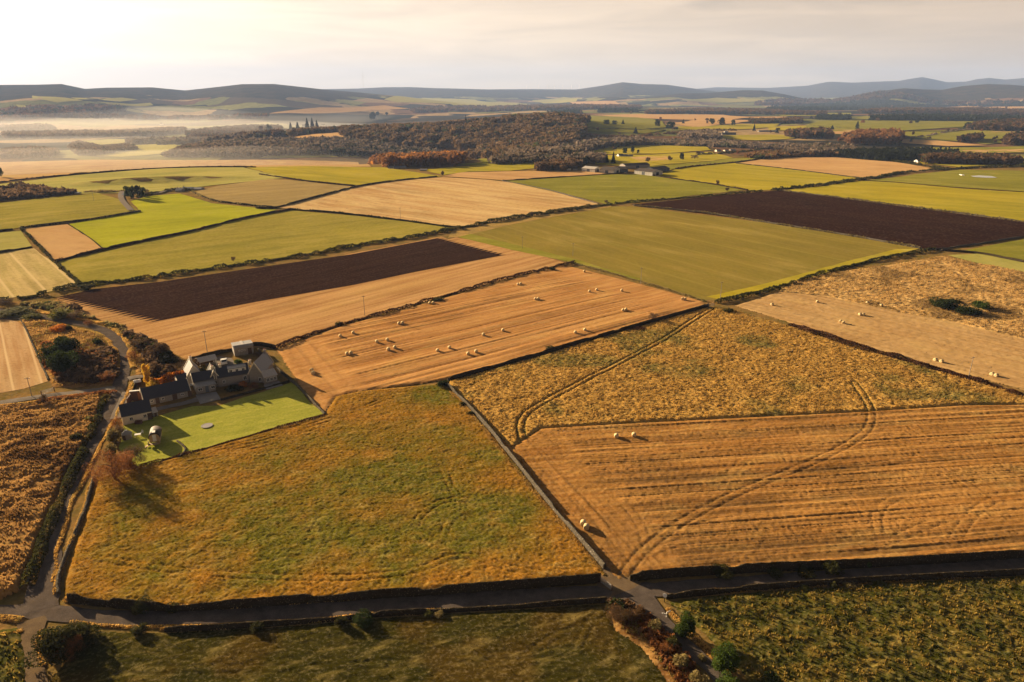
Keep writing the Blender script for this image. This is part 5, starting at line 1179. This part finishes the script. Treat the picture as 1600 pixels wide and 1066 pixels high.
# ---- the farmhouse steading
r, w = gable('farmhouse', 'long grey farmhouse wing with a white triple dormer', 'house', P2(342,605), P2(391,597), 5.6, 2.9, 2.1, 'granite', 'slate', skew='cream',
   wins=[(1.6,0,.9,.7,1.0),(7.4,0,.9,1.0,1.3)], doors=[(8.9,0,.9,2.0)], chims=[(1.2,2.8,4.9,.9,2,'cream'),(.9+8.6,2.8,4.9,.8,2,'cream')])
for x in (1.1, 3.3, 5.5): pass
d = Bm().prism([(.85,3.25),(2.6,3.25),(2.6,4.98),(.85,4.62)], w*.36, w*.93, 'x').mk('dormer', 'white', r)
for k in range(3): window(d, w*(.44+.20*k), .85, 3.42, .85, 1.0)
Bm().prism([(.65,4.66),(2.7,5.06),(2.7,5.14),(.65,4.76)], w*.35, w*.94, 'x').mk('dormer_roof', 'slate', r)
r, w = gable('house_wing', 'tall grey cross gable joining the farmhouse at its right end', 'house', P2(391,598), P2(411,598), 9.5, 3.0, 3.2, 'granite', 'slate', 'y', skew='cream',
   wins=[(3.1,0,.4,.9,1.2)], chims=[(2.0,9.0,6.0,.9)])
lm = Bm().prism([(0, 0), (.02, 0), (.02, 1), (0, 1)], 0, .1).v
r, w = gable('garden_room', 'white roofed glass extension right of the cross gable', 'extension', P2(414,601), P2(434,596), 4.6, 2.2, 1.1, 'granite', 'pale', wins=[(1.0,0,.6,.8,1.2),(2.1,0,.6,.8,1.2),(3.2,0,.6,.8,1.2)], chims=[(.4,3.6,3.0,.9)])
r, w = gable('link_building', 'grey building with a dark upper roof and a lean-to front between stable and house', 'house', P2(305,612), P2(336,606), 4.6, 3.0, 1.7, 'granite', 'slate', skew='cream', chims=[(5.6,2.3,4.2,1.6,2,'cream')])
Bm().prism([(-2.3,-.3),(-.02,-.3),(-.02,2.45),(-2.3,2.0)], .1, w-.1).mk('lean_to', 'granite', r); Bm().prism([(-2.6,2.02),(-.02,2.62),(-.02,2.74),(-2.6,2.14)], -.1, w+.1).mk('lean_to_roof', 'metal', r)
for x in (1.2, 4.6): o = window(r, x, -2.3, .8, 1.1, .9)
o = door(r, 3.0, 0, .9, 1.9); o.location.y = -2.3
r, w = gable('back_house', 'cross roofed house whose pale lit roof slope shows behind the dark link roof', 'house', P2(296,603), P2(316,599), 6.5, 3.2, 2.6, 'cream', 'slate', 'y', skew='cream', chims=[(2.1,5.8,5.6,1.2,2,'cream')])
r, w = gable('porch_wing', 'small cross gable at the left end of the farmhouse', 'house', P2(331,606), P2(344,603.5), 6.0, 3.0, 2.0, 'granite', 'slate', 'y', skew='cream', wins=[(1.2,0,.9,.8,1.2)])
r, w = gable('cart_shed', 'low dark roofed shed behind the stable end', 'shed', P2(280,606), P2(296,602), 3.5, 2.0, 1.2, 'cream', 'slate')
r, w = gable('stable', 'very long low stable with a dark slate roof', 'stable', P2(227,635), P2(298,619), 5.4, 1.9, 2.3, 'granite', 'slate', wins=[(1.8,0,.7,.8,.7),(4.6,0,.7,.8,.7),(9.6,0,.7,.8,.7)], doors=[(3.2,0,1.0,1.7,'dwood'),(7.6,0,1.2,1.75,'dwood'),(11.5,0,1.0,1.7,'dwood')], skew='cream')
for x, y in ((1.9, 1.0), (12.6, 1.2)):
    sk = Bm().box(x-.35, y-.02, 2.42+.05, x+.35, y+.6, 2.9).mk('skylight', 'metal', r)
# open fronted store at the stable's left end
A = P2(198,638); B = P2(226,635.5); rz = math.atan2(B.y-A.y, B.x-A.x); w = (B-A).length
r = empty('open_store', (A.x, A.y, .02), rz, 'open roofless store of orange timber with a white wall top left of the stable', 'shed')
Bm().box(0, 4.6, 0, w-.1, 4.9, 2.9).box(0, 1.0, 0, .25, 4.6, 2.3).mk('back_wall', 'brick', r)
Bm().box(-.1, 4.45, 2.903, w-.1, 5.15, 3.03).mk('wall_cap', 'white', r)
Bm().box(w*.42, 4.5, .2, w*.94, 4.595, 2.4).mk('timber_panel', 'rwood', r); Bm().box(w-.35, .3, 0, w-.1, 4.4, 2.2).mk('side_wall', 'cream', r); Bm().box(.2, .2, 0, 2.2, .4, .9).box(2.6, -.4, 0, 4.4, -.2, .6).mk('low_wall', 'brick', r)
r, w = gable('small_barn', 'small dark slate barn beside the road with a pale gable', 'barn', P2(193,665), P2(239,655), 5.0, 2.5, 2.2, 'cream', 'slate', wins=[(2.0,0,1.0,.8,.8),(5.2,0,1.0,.8,.8)], doors=[(6.3,0,1.1,1.9,'dwood')], chims=[])
r, w = gable('stone_lean_to', 'rubble lean-to at the right end of the small barn', 'shed', P2(240,652), P2(247,650), 2.6, 1.3, .7, 'granite', 'pale', doors=[(.6,0,.6,1.2,'dwood')])
r, w = gable('flat_shed', 'flat grey shed with three small windows at the stubble corner', 'shed', P2(367,557), P2(397,552), 5.0, 2.9, .35, 'granite', 'metal', wins=[(1.6,0,1.3,.5,.6),(2.4,0,1.3,.5,.6),(3.2,0,1.3,.5,.6)], doors=[(4.8,0,1.2,2.1,'dwood')], front=.08)
Bm().box(2.6, .5, 3.32, 3.3, 4.6, 3.44).mk('roof_light', 'pale', r)
# pitched open shed on posts
A = P2(313,577); B = P2(340,571); rz = math.atan2(B.y-A.y, B.x-A.x); w = (B-A).length
r = empty('open_shed', (A.x, A.y, .02), rz, 'open sided shed with a pale pitched roof behind the house', 'shed')
for x in (.2, w-.2):
    for y in (.2, 4.0): Bm().box(x-.1, y-.1, 0, x+.1, y+.1, 2.1).mk('post', 'white', r)
Bm().prism([(-.3,2.1),(2.1,3.0),(4.5,2.1),(4.5,2.22),(2.1,3.14),(-.3,2.22)], -.2, w+.2).mk('roof', 'pale', r); Bm().box(.3, 3.6, 0, w-.3, 3.75, 2.05).mk('back_wall', 'dwood', r)
r, w = gable('garden_shed', 'small timber garden shed among the bushes', 'shed', P2(258,568), P2(265,567), 2.4, 1.6, .6, 'log', 'metal', doors=[(.7,0,.6,1.4,'dwood')])
r, w = gable('low_hut', 'low white roofed hut in the walled corner by the entrance', 'hut', P2(211,603), P2(221,601), 1.8, .9, .25, 'brick', 'white')
# paving in front of the link building
q = poly([(306,618),(338,613),(345,624),(313,632)]); a = Bm(); zc = .22
a.v = [(x, y, z) for z in (0, zc) for x, y in q]; a.f = [(3,2,1,0),(4,5,6,7),(0,1,5,4),(1,2,6,5),(2,3,7,6),(3,0,4,7)]
tag(a.mk('patio', 'slab'), 'grey paved terrace in front of the stepped building', 'terrace')
q = poly([(412,602),(436,596),(442,603),(416,609)]); a = Bm(); a.v = [(x, y, z) for z in (0, .2) for x, y in q]; a.f = [(3,2,1,0),(4,5,6,7),(0,1,5,4),(1,2,6,5),(2,3,7,6),(3,0,4,7)]
tag(a.mk('patio', 'slab'), 'small grey terrace in front of the glass extension', 'terrace')
# courtyard gravel behind the house
field('courtyard', [(318,562),(345,557),(362,560),(372,572),(345,580),(322,574)], M['yard'], 3, label='gravel courtyard behind the farmhouse')
# ---- barrel roofed hut on wheels
p = px(243,694); r = empty('shepherd_hut', (p.x, p.y, .05), ang((242,693,247,670))-math.pi/2, 'barrel roofed wooden hut on the lawn with a pale door', 'hut')
W2, L2 = 1.25, 4.2; arc = [(W2*math.cos(a), .55+1.0+1.25*math.sin(a)) for a in np.linspace(0, math.pi, 13)]
Bm().prism([(-W2+.08,.55),(W2-.08,.55)]+[(x*.94, z-.06) for x, z in arc], 0, L2, 'y').mk('body', 'log', r)
Bm().prism([(x*1.06, z+.06) for x, z in arc]+[(x*.98, z-.02) for x, z in reversed(arc)], -.25, L2+.2, 'y').mk('roof', 'droof', r, True)
Bm().box(-.42, .3, 2.82, .30, 1.5, 2.96).mk('roof_window', 'white', r)
dd = door(r, 0, 0, .8, 1.7, 'white'); dd.location.z = .75
st = Bm().box(-1.4,-1.4,.45,1.2,-.25,.55).box(-1.9,-1.5,.25,-1.42,-.6,.33).box(-2.2,-1.6,.05,-1.92,-.8,.13).mk('porch_deck', 'log', r)
Bm().box(-1.4,-1.4,.552,-1.32,-.3,1.3).box(1.12,-1.4,.552,1.2,-.3,1.3).mk('railing', 'log', r)
for x in (-1.0, 1.0):
    for y in (.7, 3.4):
        wv, wf = tube([(x-.08,y,.35),(x+.08,y,.35)], [.35,.35], 12); o = Bm(); o.v = [tuple(t) for t in wv]; o.f = [tuple(t) for t in wf]+[tuple(range(12)), tuple(range(23, 11, -1))]; o.mk('wheel', 'black', r)
# round hut and outdoor table
p = px(199,685); r = empty('round_hut', (p.x, p.y, .03), 0, 'small grey domed hut under the russet bushes', 'hut')
Bm().cyl(0,0,0,1.4,1.15,14).mk('wall', 'granite', r); Bm().cyl(0,0,1.403,2.2,1.25,14,.25).mk('roof', 'metal', r, False); Bm().box(-.3,-1.2,0,.3,-1.1,1.2).mk('door', 'dwood', r)
p = px(216,683); r = empty('garden_table', (p.x, p.y, .03), .3, 'white garden table beside the domed hut', 'table')
Bm().box(-.7,-.45,.72,.7,.45,.78).mk('table_top', 'white', r)
for x in (-.6,.6):
    for y in (-.35,.35): Bm().box(x-.04,y-.04,0,x+.04,y+.04,.717).mk('leg', 'white', r)
p = px(222,678); r = empty('garden_chair', (p.x, p.y, .03), -.4, 'white garden chair right of the white table', 'chair')
Bm().box(-.25,-.25,.42,.25,.25,.47).mk('seat', 'white', r); Bm().box(-.25,.25,.42,.25,.30,.95).mk('backrest', 'white', r)
for x in (-.22,.22):
    for y in (-.22,.22): Bm().box(x-.03,y-.03,0,x+.03,y+.03,.417).mk('leg', 'white', r)
p = px(217,662.5); r = empty('firewood_stack', (p.x, p.y, .03), .15, 'reddish woodpile against the front of the small barn', 'woodpile')
for i in range(5):
    for j in range(3): wv, wf = tube([(-.7+i*.35, -.4, .16+j*.3), (-.7+i*.35, .5, .16+j*.3)], [.15,.15], 7); o = Bm(); o.v = [tuple(t) for t in wv]; o.f = [tuple(t) for t in wf]+[tuple(range(7)), tuple(range(13, 6, -1))]; o.mk('log', 'brick', r)
# sunken trampoline
p = px(323.5,666); r = empty('trampoline', (p.x, p.y, .12), 0, 'round grey trampoline let into the middle of the lawn', 'trampoline')
Bm().cyl(0,0,0,.1,1.22,28).mk('mat', 'tramp', r)
o = Bm(); n = 28
for k, (rr, z) in enumerate(((1.23,0),(1.42,0),(1.42,.12),(1.23,.12))):
    for i in range(n): a = 2*math.pi*i/n; o.v.append((rr*math.cos(a), rr*math.sin(a), z))
for k in range(4):
    for i in range(n): o.f.append((k*n+i, k*n+(i+1) % n, ((k+1) % 4)*n+(i+1) % n, ((k+1) % 4)*n+i))
o.mk('rim', 'slab', r)
# curved garden wall on the lawn
wall('garden_wall', 'short curved rubble wall at the lower edge of the lawn', [(277,690),(284,695),(290,702),(286,710),(278,716)], .5, .5, 'stone', 'garden wall', 77)
wall('garden_wall', 'low pale wall in front of the border at the right of the lawn', [(345,626),(380,617),(420,606),(452,597)], .6, .5, 'dstone', 'garden wall', 78)
wall('garden_wall', 'dark boundary wall behind the courtyard sheds', [(300,562),(330,557),(360,549),(400,541),(430,545)], 1.5, .6, 'dstone', 'garden wall', 79)
wall('garden_wall', 'dark wall round the corner garden by the entrance', [(208,618),(212,604),(216,598),(232,594)], 1.1, .4, 'dstone', 'garden wall', 80)
# parked car behind the house
def car(u, v, rz, label, body):
    p = px(u, v); r = empty('parked_car', (p.x, p.y, .06), rz, label, 'car'); L, Wd = 4.3, 1.8
    Bm().prism([(0,.30),(L,.30),(L,.82),(L-.9,.95),(L-1.5,1.0),(.9,1.02),(.1,.98),(0,.8)], -Wd/2, Wd/2, 'y').mk('body', body, r)
    Bm().prism([(.45,1.0),(L-1.35,1.0),(L-1.95,1.45),(.95,1.48)], -Wd/2+.12, Wd/2-.12, 'y').mk('window', 'glass', r)
    Bm().box(.95,-Wd/2+.2,1.482,L-1.95,Wd/2-.2,1.52).mk('roof', body, r)
    for x in (.8, L-.85):
        for y in (-Wd/2, Wd/2):
            wv, wf = tube([(x,y-.1,.32),(x,y+.1,.32)], [.32,.32], 12); o = Bm(); o.v = [tuple(t) for t in wv]; o.f = [tuple(t) for t in wf]+[tuple(range(12)), tuple(range(23, 11, -1))]
            t = o.mk('wheel', 'black', r); Bm().cyl(0,0,0,.02,.17,8).mk('hub', 'metal', t).matrix_local = Matrix.Translation((x, y+(.115 if y > 0 else -.115), .32)) @ Matrix.Rotation(math.pi/2, 4, 'X')
    for y in (-.6,.6): Bm().box(L-.02,y-.2,.6,L+.03,y+.2,.75).mk('headlight', 'white', r)
    return r
car(351,571,math.radians(115),'white and dark car parked in the courtyard behind the house','white')
# ---- signs and small things at the junction
p = px(1038,941); r = empty('round_sign', (p.x, p.y, .02), -.3, 'round white sign on a dark post at the lane junction', 'sign')
Bm().box(-.06,-.06,0,.06,.06,1.35).mk('post', 'black', r); o = Bm().cyl(0,0,-.03,.03,.36,20).mk('disc', 'white', r); o.location = (0,-.1,1.45); o.rotation_euler = (math.radians(65),0,0)
p = px(1041,965); r = empty('finger_sign', (p.x, p.y, .02), .5, 'small white finger sign beside the side lane', 'sign')
Bm().box(-.05,-.05,0,.05,.05,1.1).mk('post', 'white', r); Bm().prism([(.06,.8),(.75,.8),(.95,.95),(.75,1.1),(.06,1.1)], -.03, .03, 'y').mk('arm', 'white', r)
o = Bm().prism([(.06,.45),(.6,.45),(.78,.57),(.6,.7),(.06,.7)], -.03, .03, 'y').mk('arm', 'white', r); o.rotation_euler = (0,0,2.2)
# farm gate by the side road
def gate(u, v, rz, label, L=3.2):
    p = px(u, v); r = empty('field_gate', (p.x, p.y, .03), rz, label, 'gate')
    for x in (-.1, L+.1): Bm().box(x-.09,-.09,0,x+.09,.09,1.35).mk('post', 'dwood', r)
    a = Bm()
    for z in (.25,.5,.75,1.0,1.2): a.box(.05,-.03,z,L-.05,.03,z+.07)
    a.mk('bars', 'metal', r); Bm().prism([(.1,.22),(.22,.22),(L-.1,1.2),(L-.22,1.2)], -.06, -.032, 'y').mk('brace', 'metal', r)
gate(66,618,1.0,'farm gate standing open beside the side road'); gate(938,911,-.9,'field gate at the lower end of the long stone wall',2.6)
gate(1104,480,.35,'field gate where the wheel tracks leave the weedy meadow',3.5)
# ================================================================ BALES
def balemat():
    m = NT('straw_bale'); tc = m.N.new('ShaderNodeTexCoord'); mp = m.N.new('ShaderNodeMapping'); m.L.new(tc.outputs['Object'], mp.inputs[0]); mp.inputs['Scale'].default_value = (9, 2, 2)
    n = m.noise(mp.outputs[0], 3, 4, .7); m.col(m.mix(m.rng(n, .3, .7), (.62,.50,.29), (.48,.36,.19))); m.bump(n, .7, .06); return m.m
M['bale'] = balemat()
def bale_mesh(v):
    rng = np.random.default_rng(v); n = 24; R = .66; L = .62; V = []; F_ = []
    prof = [(-L,0),(-L-.02,R*.5),(-L,R*.86),(-L+.10,R),(-.2,R*1.015),(.2,R*1.015),(L-.10,R),(L,R*.86),(L+.02,R*.5),(L,0)]
    for (x, r) in prof:
        for i in range(n):
            a = 2*math.pi*i/n; q = r*(1+(rng.random()-.5)*.035); z = q*math.sin(a)+R; V.append((x+(rng.random()-.5)*.02, q*math.cos(a)*1.02, max(z, .0)+0))
    for k in range(len(prof)-1):
        for i in range(n): F_.append((k*n+i, k*n+(i+1) % n, (k+1)*n+(i+1) % n, (k+1)*n+i))
    return mesh_np('round_bale', np.array(V), np.array(F_), M['bale'])
BM = [bale_mesh(v) for v in range(3)]
BL = [ # u, v(base), angle, where
 (671.5,476,0,'left of the pair under the dark hedge bush'),(677,475.5,0,'right of the pair under the dark hedge bush'),
 (623.5,508,0,'left of the pair in the upper middle of the baled field'),(629,507,0,'right of the pair in the upper middle of the baled field'),
 (532,527.5,0,'alone near the left end, nearest the brown hedge'),(552,522.5,0,'alone, second along the brown hedge from the left'),
 (589,536.5,0,'upper left of the loose group of four'),(605.5,533.5,0,'upper right of the loose group of four'),
 (607,548.5,0,'lower left of the loose group of four'),(617,545.5,0,'lower right of the loose group of four'),
 (542.5,555.5,0,'left of the touching pair at the left'),(548.5,554,0,'right of the touching pair at the left'),
 (487,581.5,1.2,'back one of the pair nearest the farmhouse'),(489.5,586,1.2,'front one of the pair nearest the farmhouse'),
 (684,550.5,0,'first from the left of the four along the lower rows'),(702.5,546,0,'second of the four along the lower rows'),
 (731.5,555.5,0,'third and lowest of the four along the lower rows'),(744,552,0,'last of the four along the lower rows'),
 (755.5,525.5,0,'left of two standing apart in the field middle'),(786,518.5,0,'right of two standing apart in the field middle'),
 (809.5,446.5,0,'left of the far pair beside the brown hedge'),(813.5,445.5,0,'right of the far pair beside the brown hedge'),
 (836.5,469.5,0,'left of the pair in the upper part of the baled field'),(841,469,0,'right of the pair in the upper part of the baled field'),
 (913,426,0,'alone in the far corner of the baled field'),(921,457.5,0,'left of two loosely paired ones near the crop field'),
 (932.5,455,0,'right of two loosely paired ones near the crop field'),(971.5,456,0,'alone on the right under the crop field edge'),
 (973.5,487,0,'left of the right-hand touching pair'),(978,486,0,'right of the right-hand touching pair'),
 (899,522,0,'left of two beside the meadow wall'),(914,518,0,'right of two beside the meadow wall'),
 (1066,469.5,1.2,'left of the pair at the field corner'),(1070.5,469.5,1.2,'right of the pair at the field corner'),
 (1206,478,.6,'alone at the left corner of the right stubble'),(1277,474,0,'alone, second from left on the right stubble'),
 (1355,475.5,.4,'left of two at the edge of the pale tufts'),(1377,479.5,.4,'right of two at the edge of the pale tufts'),
 (1343.5,493.5,.4,'left of the pair in the middle of the right stubble'),(1348.5,494,.4,'right of the pair in the middle of the right stubble'),
 (1313,505,1.0,'left of the low pair on the right stubble'),(1317.5,507,1.0,'right of the low pair on the right stubble'),
 (1461,565,.5,'left of two beside the heather hedge'),(1470.5,567.5,.5,'right of two beside the heather hedge'),
 (1549.5,587.5,.5,'left of the pair near the right edge'),(1556,589.5,.5,'right of the pair near the right edge'),
 (963,685,0,'left of two alone at the top of the combed stubble'),(990.5,683.5,0,'right of two alone at the top of the combed stubble'),
 (911,822,1.35,'back one of the pair close to the long stone wall'),(916,828,1.35,'front one of the pair close to the long stone wall')]
for i, (u, v, a, wh) in enumerate(BL):
    p = px(u, v); far = u > 1190; nr = u in (963, 990.5)
    o = put(BM[i % 3], 'round_bale', None, (p.x, p.y, p.z+.06+(.05 if v < 600 else .1)), (math.atan2(p.x, p.y)*-1+math.pi/2+.12) if a == 0 else a, .84)
    tag(o, 'round straw bale, '+wh, 'bale', 'bales on the right stubble' if far else 'bales on the combed stubble' if v > 600 else 'bales on the orange stubble')
# ================================================================ POLES
def polemesh(h):
    pv, pf = tube([(0,0,-.3),(0,0,h*.5),(0,0,h)], [.11,.09,.07], 8); o = Bm(); o.v = [tuple(t) for t in pv]; o.f = [tuple(t) for t in pf]; return o
for (u, v, h, lb) in [(325,557,9,'wooden telegraph pole at the courtyard wall'),(1001,445,8,'thin pole on the verge of the crop field'),(1125,471,8.5,'thin pole at the corner of the crop field'),(1513,591,7,'pale pole standing among the bales at the right'),
    (816,389,7,'faint pole at the left edge of the crop field'),(626,345,9,'thin pole in the wide tan stubble'),(895,400,7,'thin pole in the crop field above the bale corner'),(570,493,8,'faint pole on the pale combed stubble'),(147,315,9,'thin pole in the olive pasture at the left'),(50,620,6,'short pole beside the gate at the side road')]:
    p = px(u, v); r = empty('utility_pole', (p.x, p.y, p.z), .4, lb, 'pole', 'poles across the fields')
    polemesh(h).mk('pole', 'granite', r)
    Bm().box(-.7,-.05,h-.5,.7,.05,h-.38).mk('crossarm', 'dwood', r)
    for x in (-.6,.6): Bm().cyl(x,0,h-.377,h-.2,.05,6).mk('insulator', 'white', r)
# ================================================================ DISTANT BUILDINGS
def far_house(u0, u1, v, hp, label, wallm='white', roofm='slate', name='cottage', cat='house', rp=.55, dep=7, ch=1, wn=2):
    A = P2(u0, v); B = P2(u1, v); D = A.y; h = hp*D/F
    w = (B-A).length
    return gable(name, label, cat, A, B, dep, h*(1-rp), h*rp, wallm, roofm, wins=[(w*(i+1)/(wn+1), 0, h*(1-rp)*.3, min(1.2, w*.12), h*(1-rp)*.4) for i in range(wn)], doors=[(w*.5, 0, 1.0, min(2.0, h*(1-rp)*.85))] if wn > 1 else (),
        chims=[((.5 if i == 0 else w-.5), dep/2, h, .8) for i in range(ch)])
FH = [
 (274,283,300,4.5,'pale roofed cottage beside the bright pasture','granite','pale','cottage',1,1),(284,300,297,3.5,'long low dark farm building behind the pale roofed cottage','granite','slate','farm_building',1,1),(300,314,297,3.0,'low shed running right of the long farm building','granite','metal','shed',0,0),
 (190,196,306,3.2,'white cottage left of the dark tree clump','white','slate','cottage',0,1),(114,120,303,1.6,'white trailer on the bank below the ridge','white','white','shed',0,0),
 (885,892,266,6,'stone cottage with two chimneys left of the sheds','cream','slate','cottage',2,1),(895,902,266,5,'dark roofed annex beside the stone cottage','granite','slate','cottage',1,1),
 (606,614,264,3.5,'white farm cottage below the orange wood','white','slate','cottage',1,1),(615,634,264,4,'dark roofed farm buildings below the orange wood','granite','slate','farm_building',1,2),(656,667,267,2.4,'small grey roofed shed right of the orange wood','granite','metal','shed',0,0),
 (967,975,245,4,'white house beyond the barns','white','slate','house',1,2),(976,982,245,3.2,'small white house right of the first beyond the barns','white','slate','house',1,1),(983,989,245,3,'cream annex at the end of the white houses','cream','slate','house',0,1),
 (1112,1117,229,3.5,'left white cottage by the heath','white','slate','cottage',1,1),(1119,1128,229,3.2,'dark roofed house between the white cottages','granite','slate','cottage',1,1),(1136,1141,228,3.5,'right white cottage by the heath','white','slate','cottage',1,1),
 (1120,1127,237,3,'pale bungalow below the white cottages','cream','slate','bungalow',1,1),(1133,1139,237,2.6,'second pale bungalow below the white cottages','cream','slate','bungalow',0,1),(1142,1150,236,2.2,'third low bungalow below the white cottages','granite','metal','bungalow',0,1),
 (1128,1150,211,3.4,'long dark roofed farm on the far green field','granite','slate','farm_building',1,2),(1132,1138,208,2.6,'white shed behind the long dark farm','white','pale','shed',0,0),
 (1186,1215,206,2.2,'very long low farm range on the far right plain','granite','metal','farm_building',0,2),(889,905,256,3,'slate blue roofed sheds in the leafless wood','granite','bluesteel','shed',0,1),(906,916,256,3,'grey byre behind the barns','granite','metal','byre',0,1),
 (1434,1437,254,4,'tiny white gable in front of the plantation','white','slate','cottage',0,1),(1503,1507,275,1.6,'small white tank shed in the deep green pasture','white','white','shed',0,0),
 (472,479,200,5,'grey country house among conifers','granite','slate','country_house',2,2),(502,508,197,3,'pale lodge right of the country house','cream','slate','lodge',1,1),(1090,1100,240,1.8,'dark byre on the hedge below the heath','granite','slate','byre',0,1),
 (250,254,195,3,'white tower farm in the misty valley','white','slate','farmhouse',1,1),
]
for u0, u1, v, hp, lb, wm, rm, nm, ch, wn in FH: far_house(u0, u1, v, hp, lb, wm, rm, nm, {'farm_building':'farm building','country_house':'house','byre':'barn'}.get(nm, nm), ch=ch, wn=wn)
# big steel barns
def barn(A, B, dep, wh, rh, label, wallm, roofm, open_=0):
    r, w = gable('steel_barn', label, 'barn', A, B, dep, wh, rh, wallm, roofm, over=.4)
    nb = max(2, int(w/5)); o = Bm()
    for i in range(nb+1): o.box(i*w/nb-.08, -.1, 0, i*w/nb+.08, -.004, wh)
    o.mk('wall_ribs', 'white' if wallm == 'steel' else 'granite', r)
    door(r, w*.5, 0, 4.0, wh*.85, 'bluesteel', 'f', 'sliding_door')
    d2 = door(r, w, dep*.5, 4.5, wh*.85, 'black', 'r', 'sliding_door'); return r
barn(P2(909,268), P2(929,270), 12, 3.8, 1.8, 'leftmost pale fronted barn beside the stone cottage', 'steel', 'pale')
barn(P2(937,270), P2(959,272), 15, 3.8, 2.4, 'pale fronted barn with a dark roof in the middle of the steading', 'steel', 'droof')
barn(P2(960,270), P2(981,270), 14, 3.8, 2.2, 'dark open barn right of the middle pale front', 'bluesteel', 'droof')
barn(P2(991,272), P2(1019,275.5), 17, 4.2, 1.9, 'largest nearest barn with a pale long side', 'steel', 'droof')
barn(P2(1022,270), P2(1046,267), 14, 3.2, 2.0, 'rear dark barn at the right end of the steading', 'bluesteel', 'droof')
barn(P2(977,264), P2(1015,262), 12, 3.5, 1.8, 'long dark barn at the back of the steading', 'granite', 'droof')
# sheep-white puddle, trough
p = px(1515,276); 
field('puddle', [(1516,276),(1530,275.2),(1550,276.5),(1558,279),(1540,279),(1522,277.8)], pm('muddy_water', (.42,.40,.30), (.30,.30,.2), .2, 0, .15), 4, label='pale shallow puddle in the deep green pasture', step=3)
# ---- mast and turbines on the skyline
def skyz(u, v, D):
    d = ray(u, v); k = D/math.hypot(d[0], d[1]); return Vector((d[0]*k, d[1]*k, H+d[2]*k))
def ground_at(q): return Vector((q.x, q.y, tz(q.x, q.y)))
q = skyz(566.5,112,12700); g = ground_at(q); h = q.z-g.z
r = empty('radio_mast', g, 0, 'tall thin radio mast on the far ridge', 'mast')
polemesh(1).mk('mast', 'granite', r); bpy.context.view_layer.update(); r.children[0].scale = (18, 18, h)
for a in range(3):
    c = Vector((math.cos(a*2.1+.3)*110, math.sin(a*2.1+.3)*110, 0)); tv, tf = tube([(0,0,h*.8), tuple(c)], [.35,.35], 4); o = Bm(); o.v = [tuple(t) for t in tv]; o.f = [tuple(t) for t in tf]; o.mk('guy_wire', 'granite', r)
tb = None
for i, u in enumerate((823,841.5,855,866,879.5,893,905)):
    q = skyz(u, 136, 13000); g = ground_at(q); 
    if tb is None:
        hh = 62; r = empty('wind_turbine', g, 0, None, 'wind turbine', 'wind turbines on the far ridge')
        Bm().cyl(0,0,-3,hh,2.4,8,1.4).mk('tower', 'white', r); n_ = Bm().box(-1.6,-4,hh,1.6,4,hh+3).mk('nacelle', 'white', r)
        for k in range(3):
            b = Bm().prism([(-1.1,0),(1.1,0),(.3,27),(-.3,27)], -.3, .3, 'y').mk('blade', 'white', r); b.location = (0,-4.5,hh+1.5); b.rotation_euler = (0, k*2.094+.3, 0)
        tb = r
    else:
        r = tb.copy(); COL.objects.link(r); r.location = g
        for ch in tb.children: c = ch.copy(); COL.objects.link(c); c.parent = r
    r['label'] = 'thin wind turbine on the far ridge, '+['leftmost of seven','second from the left','third from the left','middle of the row of seven','third from the right','second from the right','rightmost, nearest the rounded hill'][i]
# ================================================================ MIST AND HAZE
def vol(name, dens, col, an):
    m = bpy.data.materials.new(name); m.use_nodes = True; t = m.node_tree; t.nodes.clear(); o = t.nodes.new('ShaderNodeOutputMaterial'); v = t.nodes.new('ShaderNodeVolumePrincipled')
    v.inputs['Color'].default_value = col+(1,); v.inputs['Density'].default_value = dens; v.inputs['Anisotropy'].default_value = an; t.links.new(v.outputs[0], o.inputs['Volume']); return m
def mist(label, x0, x1, y0, y1, zt, dens, seed, thick):
    """a low bank of fog: lens shaped, lumpy on top, lying on the valley floor"""
    nx, ny = 46, 40; u, v = np.meshgrid(np.linspace(-1, 1, nx), np.linspace(-1, 1, ny)); e = np.clip(1-u**2, 0, 1)**.8*np.clip(1-v**2, 0, 1)**.8
    X = (x0+x1)/2+u*(x1-x0)/2; Y = (y0+y1)/2+v*(y1-y0)/2; n = fbm(X/260, Y/260, seed, 4)
    top = zt+thick*e*(.35+1.1*n); bot = np.full(X.shape, zt-45.0)
    V = np.concatenate([np.c_[X.ravel(), Y.ravel(), top.ravel()], np.c_[X.ravel(), Y.ravel(), bot.ravel()]]); idx = np.arange(nx*ny).reshape(ny, nx); k = nx*ny
    q = np.stack([idx[:-1,:-1], idx[:-1,1:], idx[1:,1:], idx[1:,:-1]], -1).reshape(-1, 4); ring = np.concatenate([idx[0], idx[1:, -1], idx[-1, :-1][::-1], idx[1:-1, 0][::-1]]); rn = np.roll(ring, -1)
    F_ = np.concatenate([q, (q+k)[:, ::-1], np.c_[ring, ring+k, rn+k, rn]])
    o = put(mesh_np('mist', V, F_, vol('mist_air', dens, (.86,.84,.84), .2)), 'mist'); return tag(o, label, 'mist', None, 'stuff')
mist('white mist bank filling the far left valley', -5600, -700, 2300, 5600, -34, .00026, 5, 60)
mist('drifting mist behind the long brown tree belt', -2600, -500, 1900, 3300, -40, .00036, 6, 50)
mist('thin mist over the meadow below the tree belt', -2300, -250, 1120, 2100, -44, .00042, 8, 36)
mist('soft mist at the foot of the leafless wood', -1300, 150, 1000, 1650, -44, .0004, 9, 34)
# the air itself
a = Bm().box(-26000, -1200, -260, 26000, 24000, 900)
o = a.mk('haze', vol('haze_air', 4.8e-5, (.36,.52,.95), .1)); tag(o, 'pale autumn haze over the whole landscape', 'haze', None, 'stuff')
S.cycles.volume_max_steps = 64; S.cycles.volume_bounces = 1
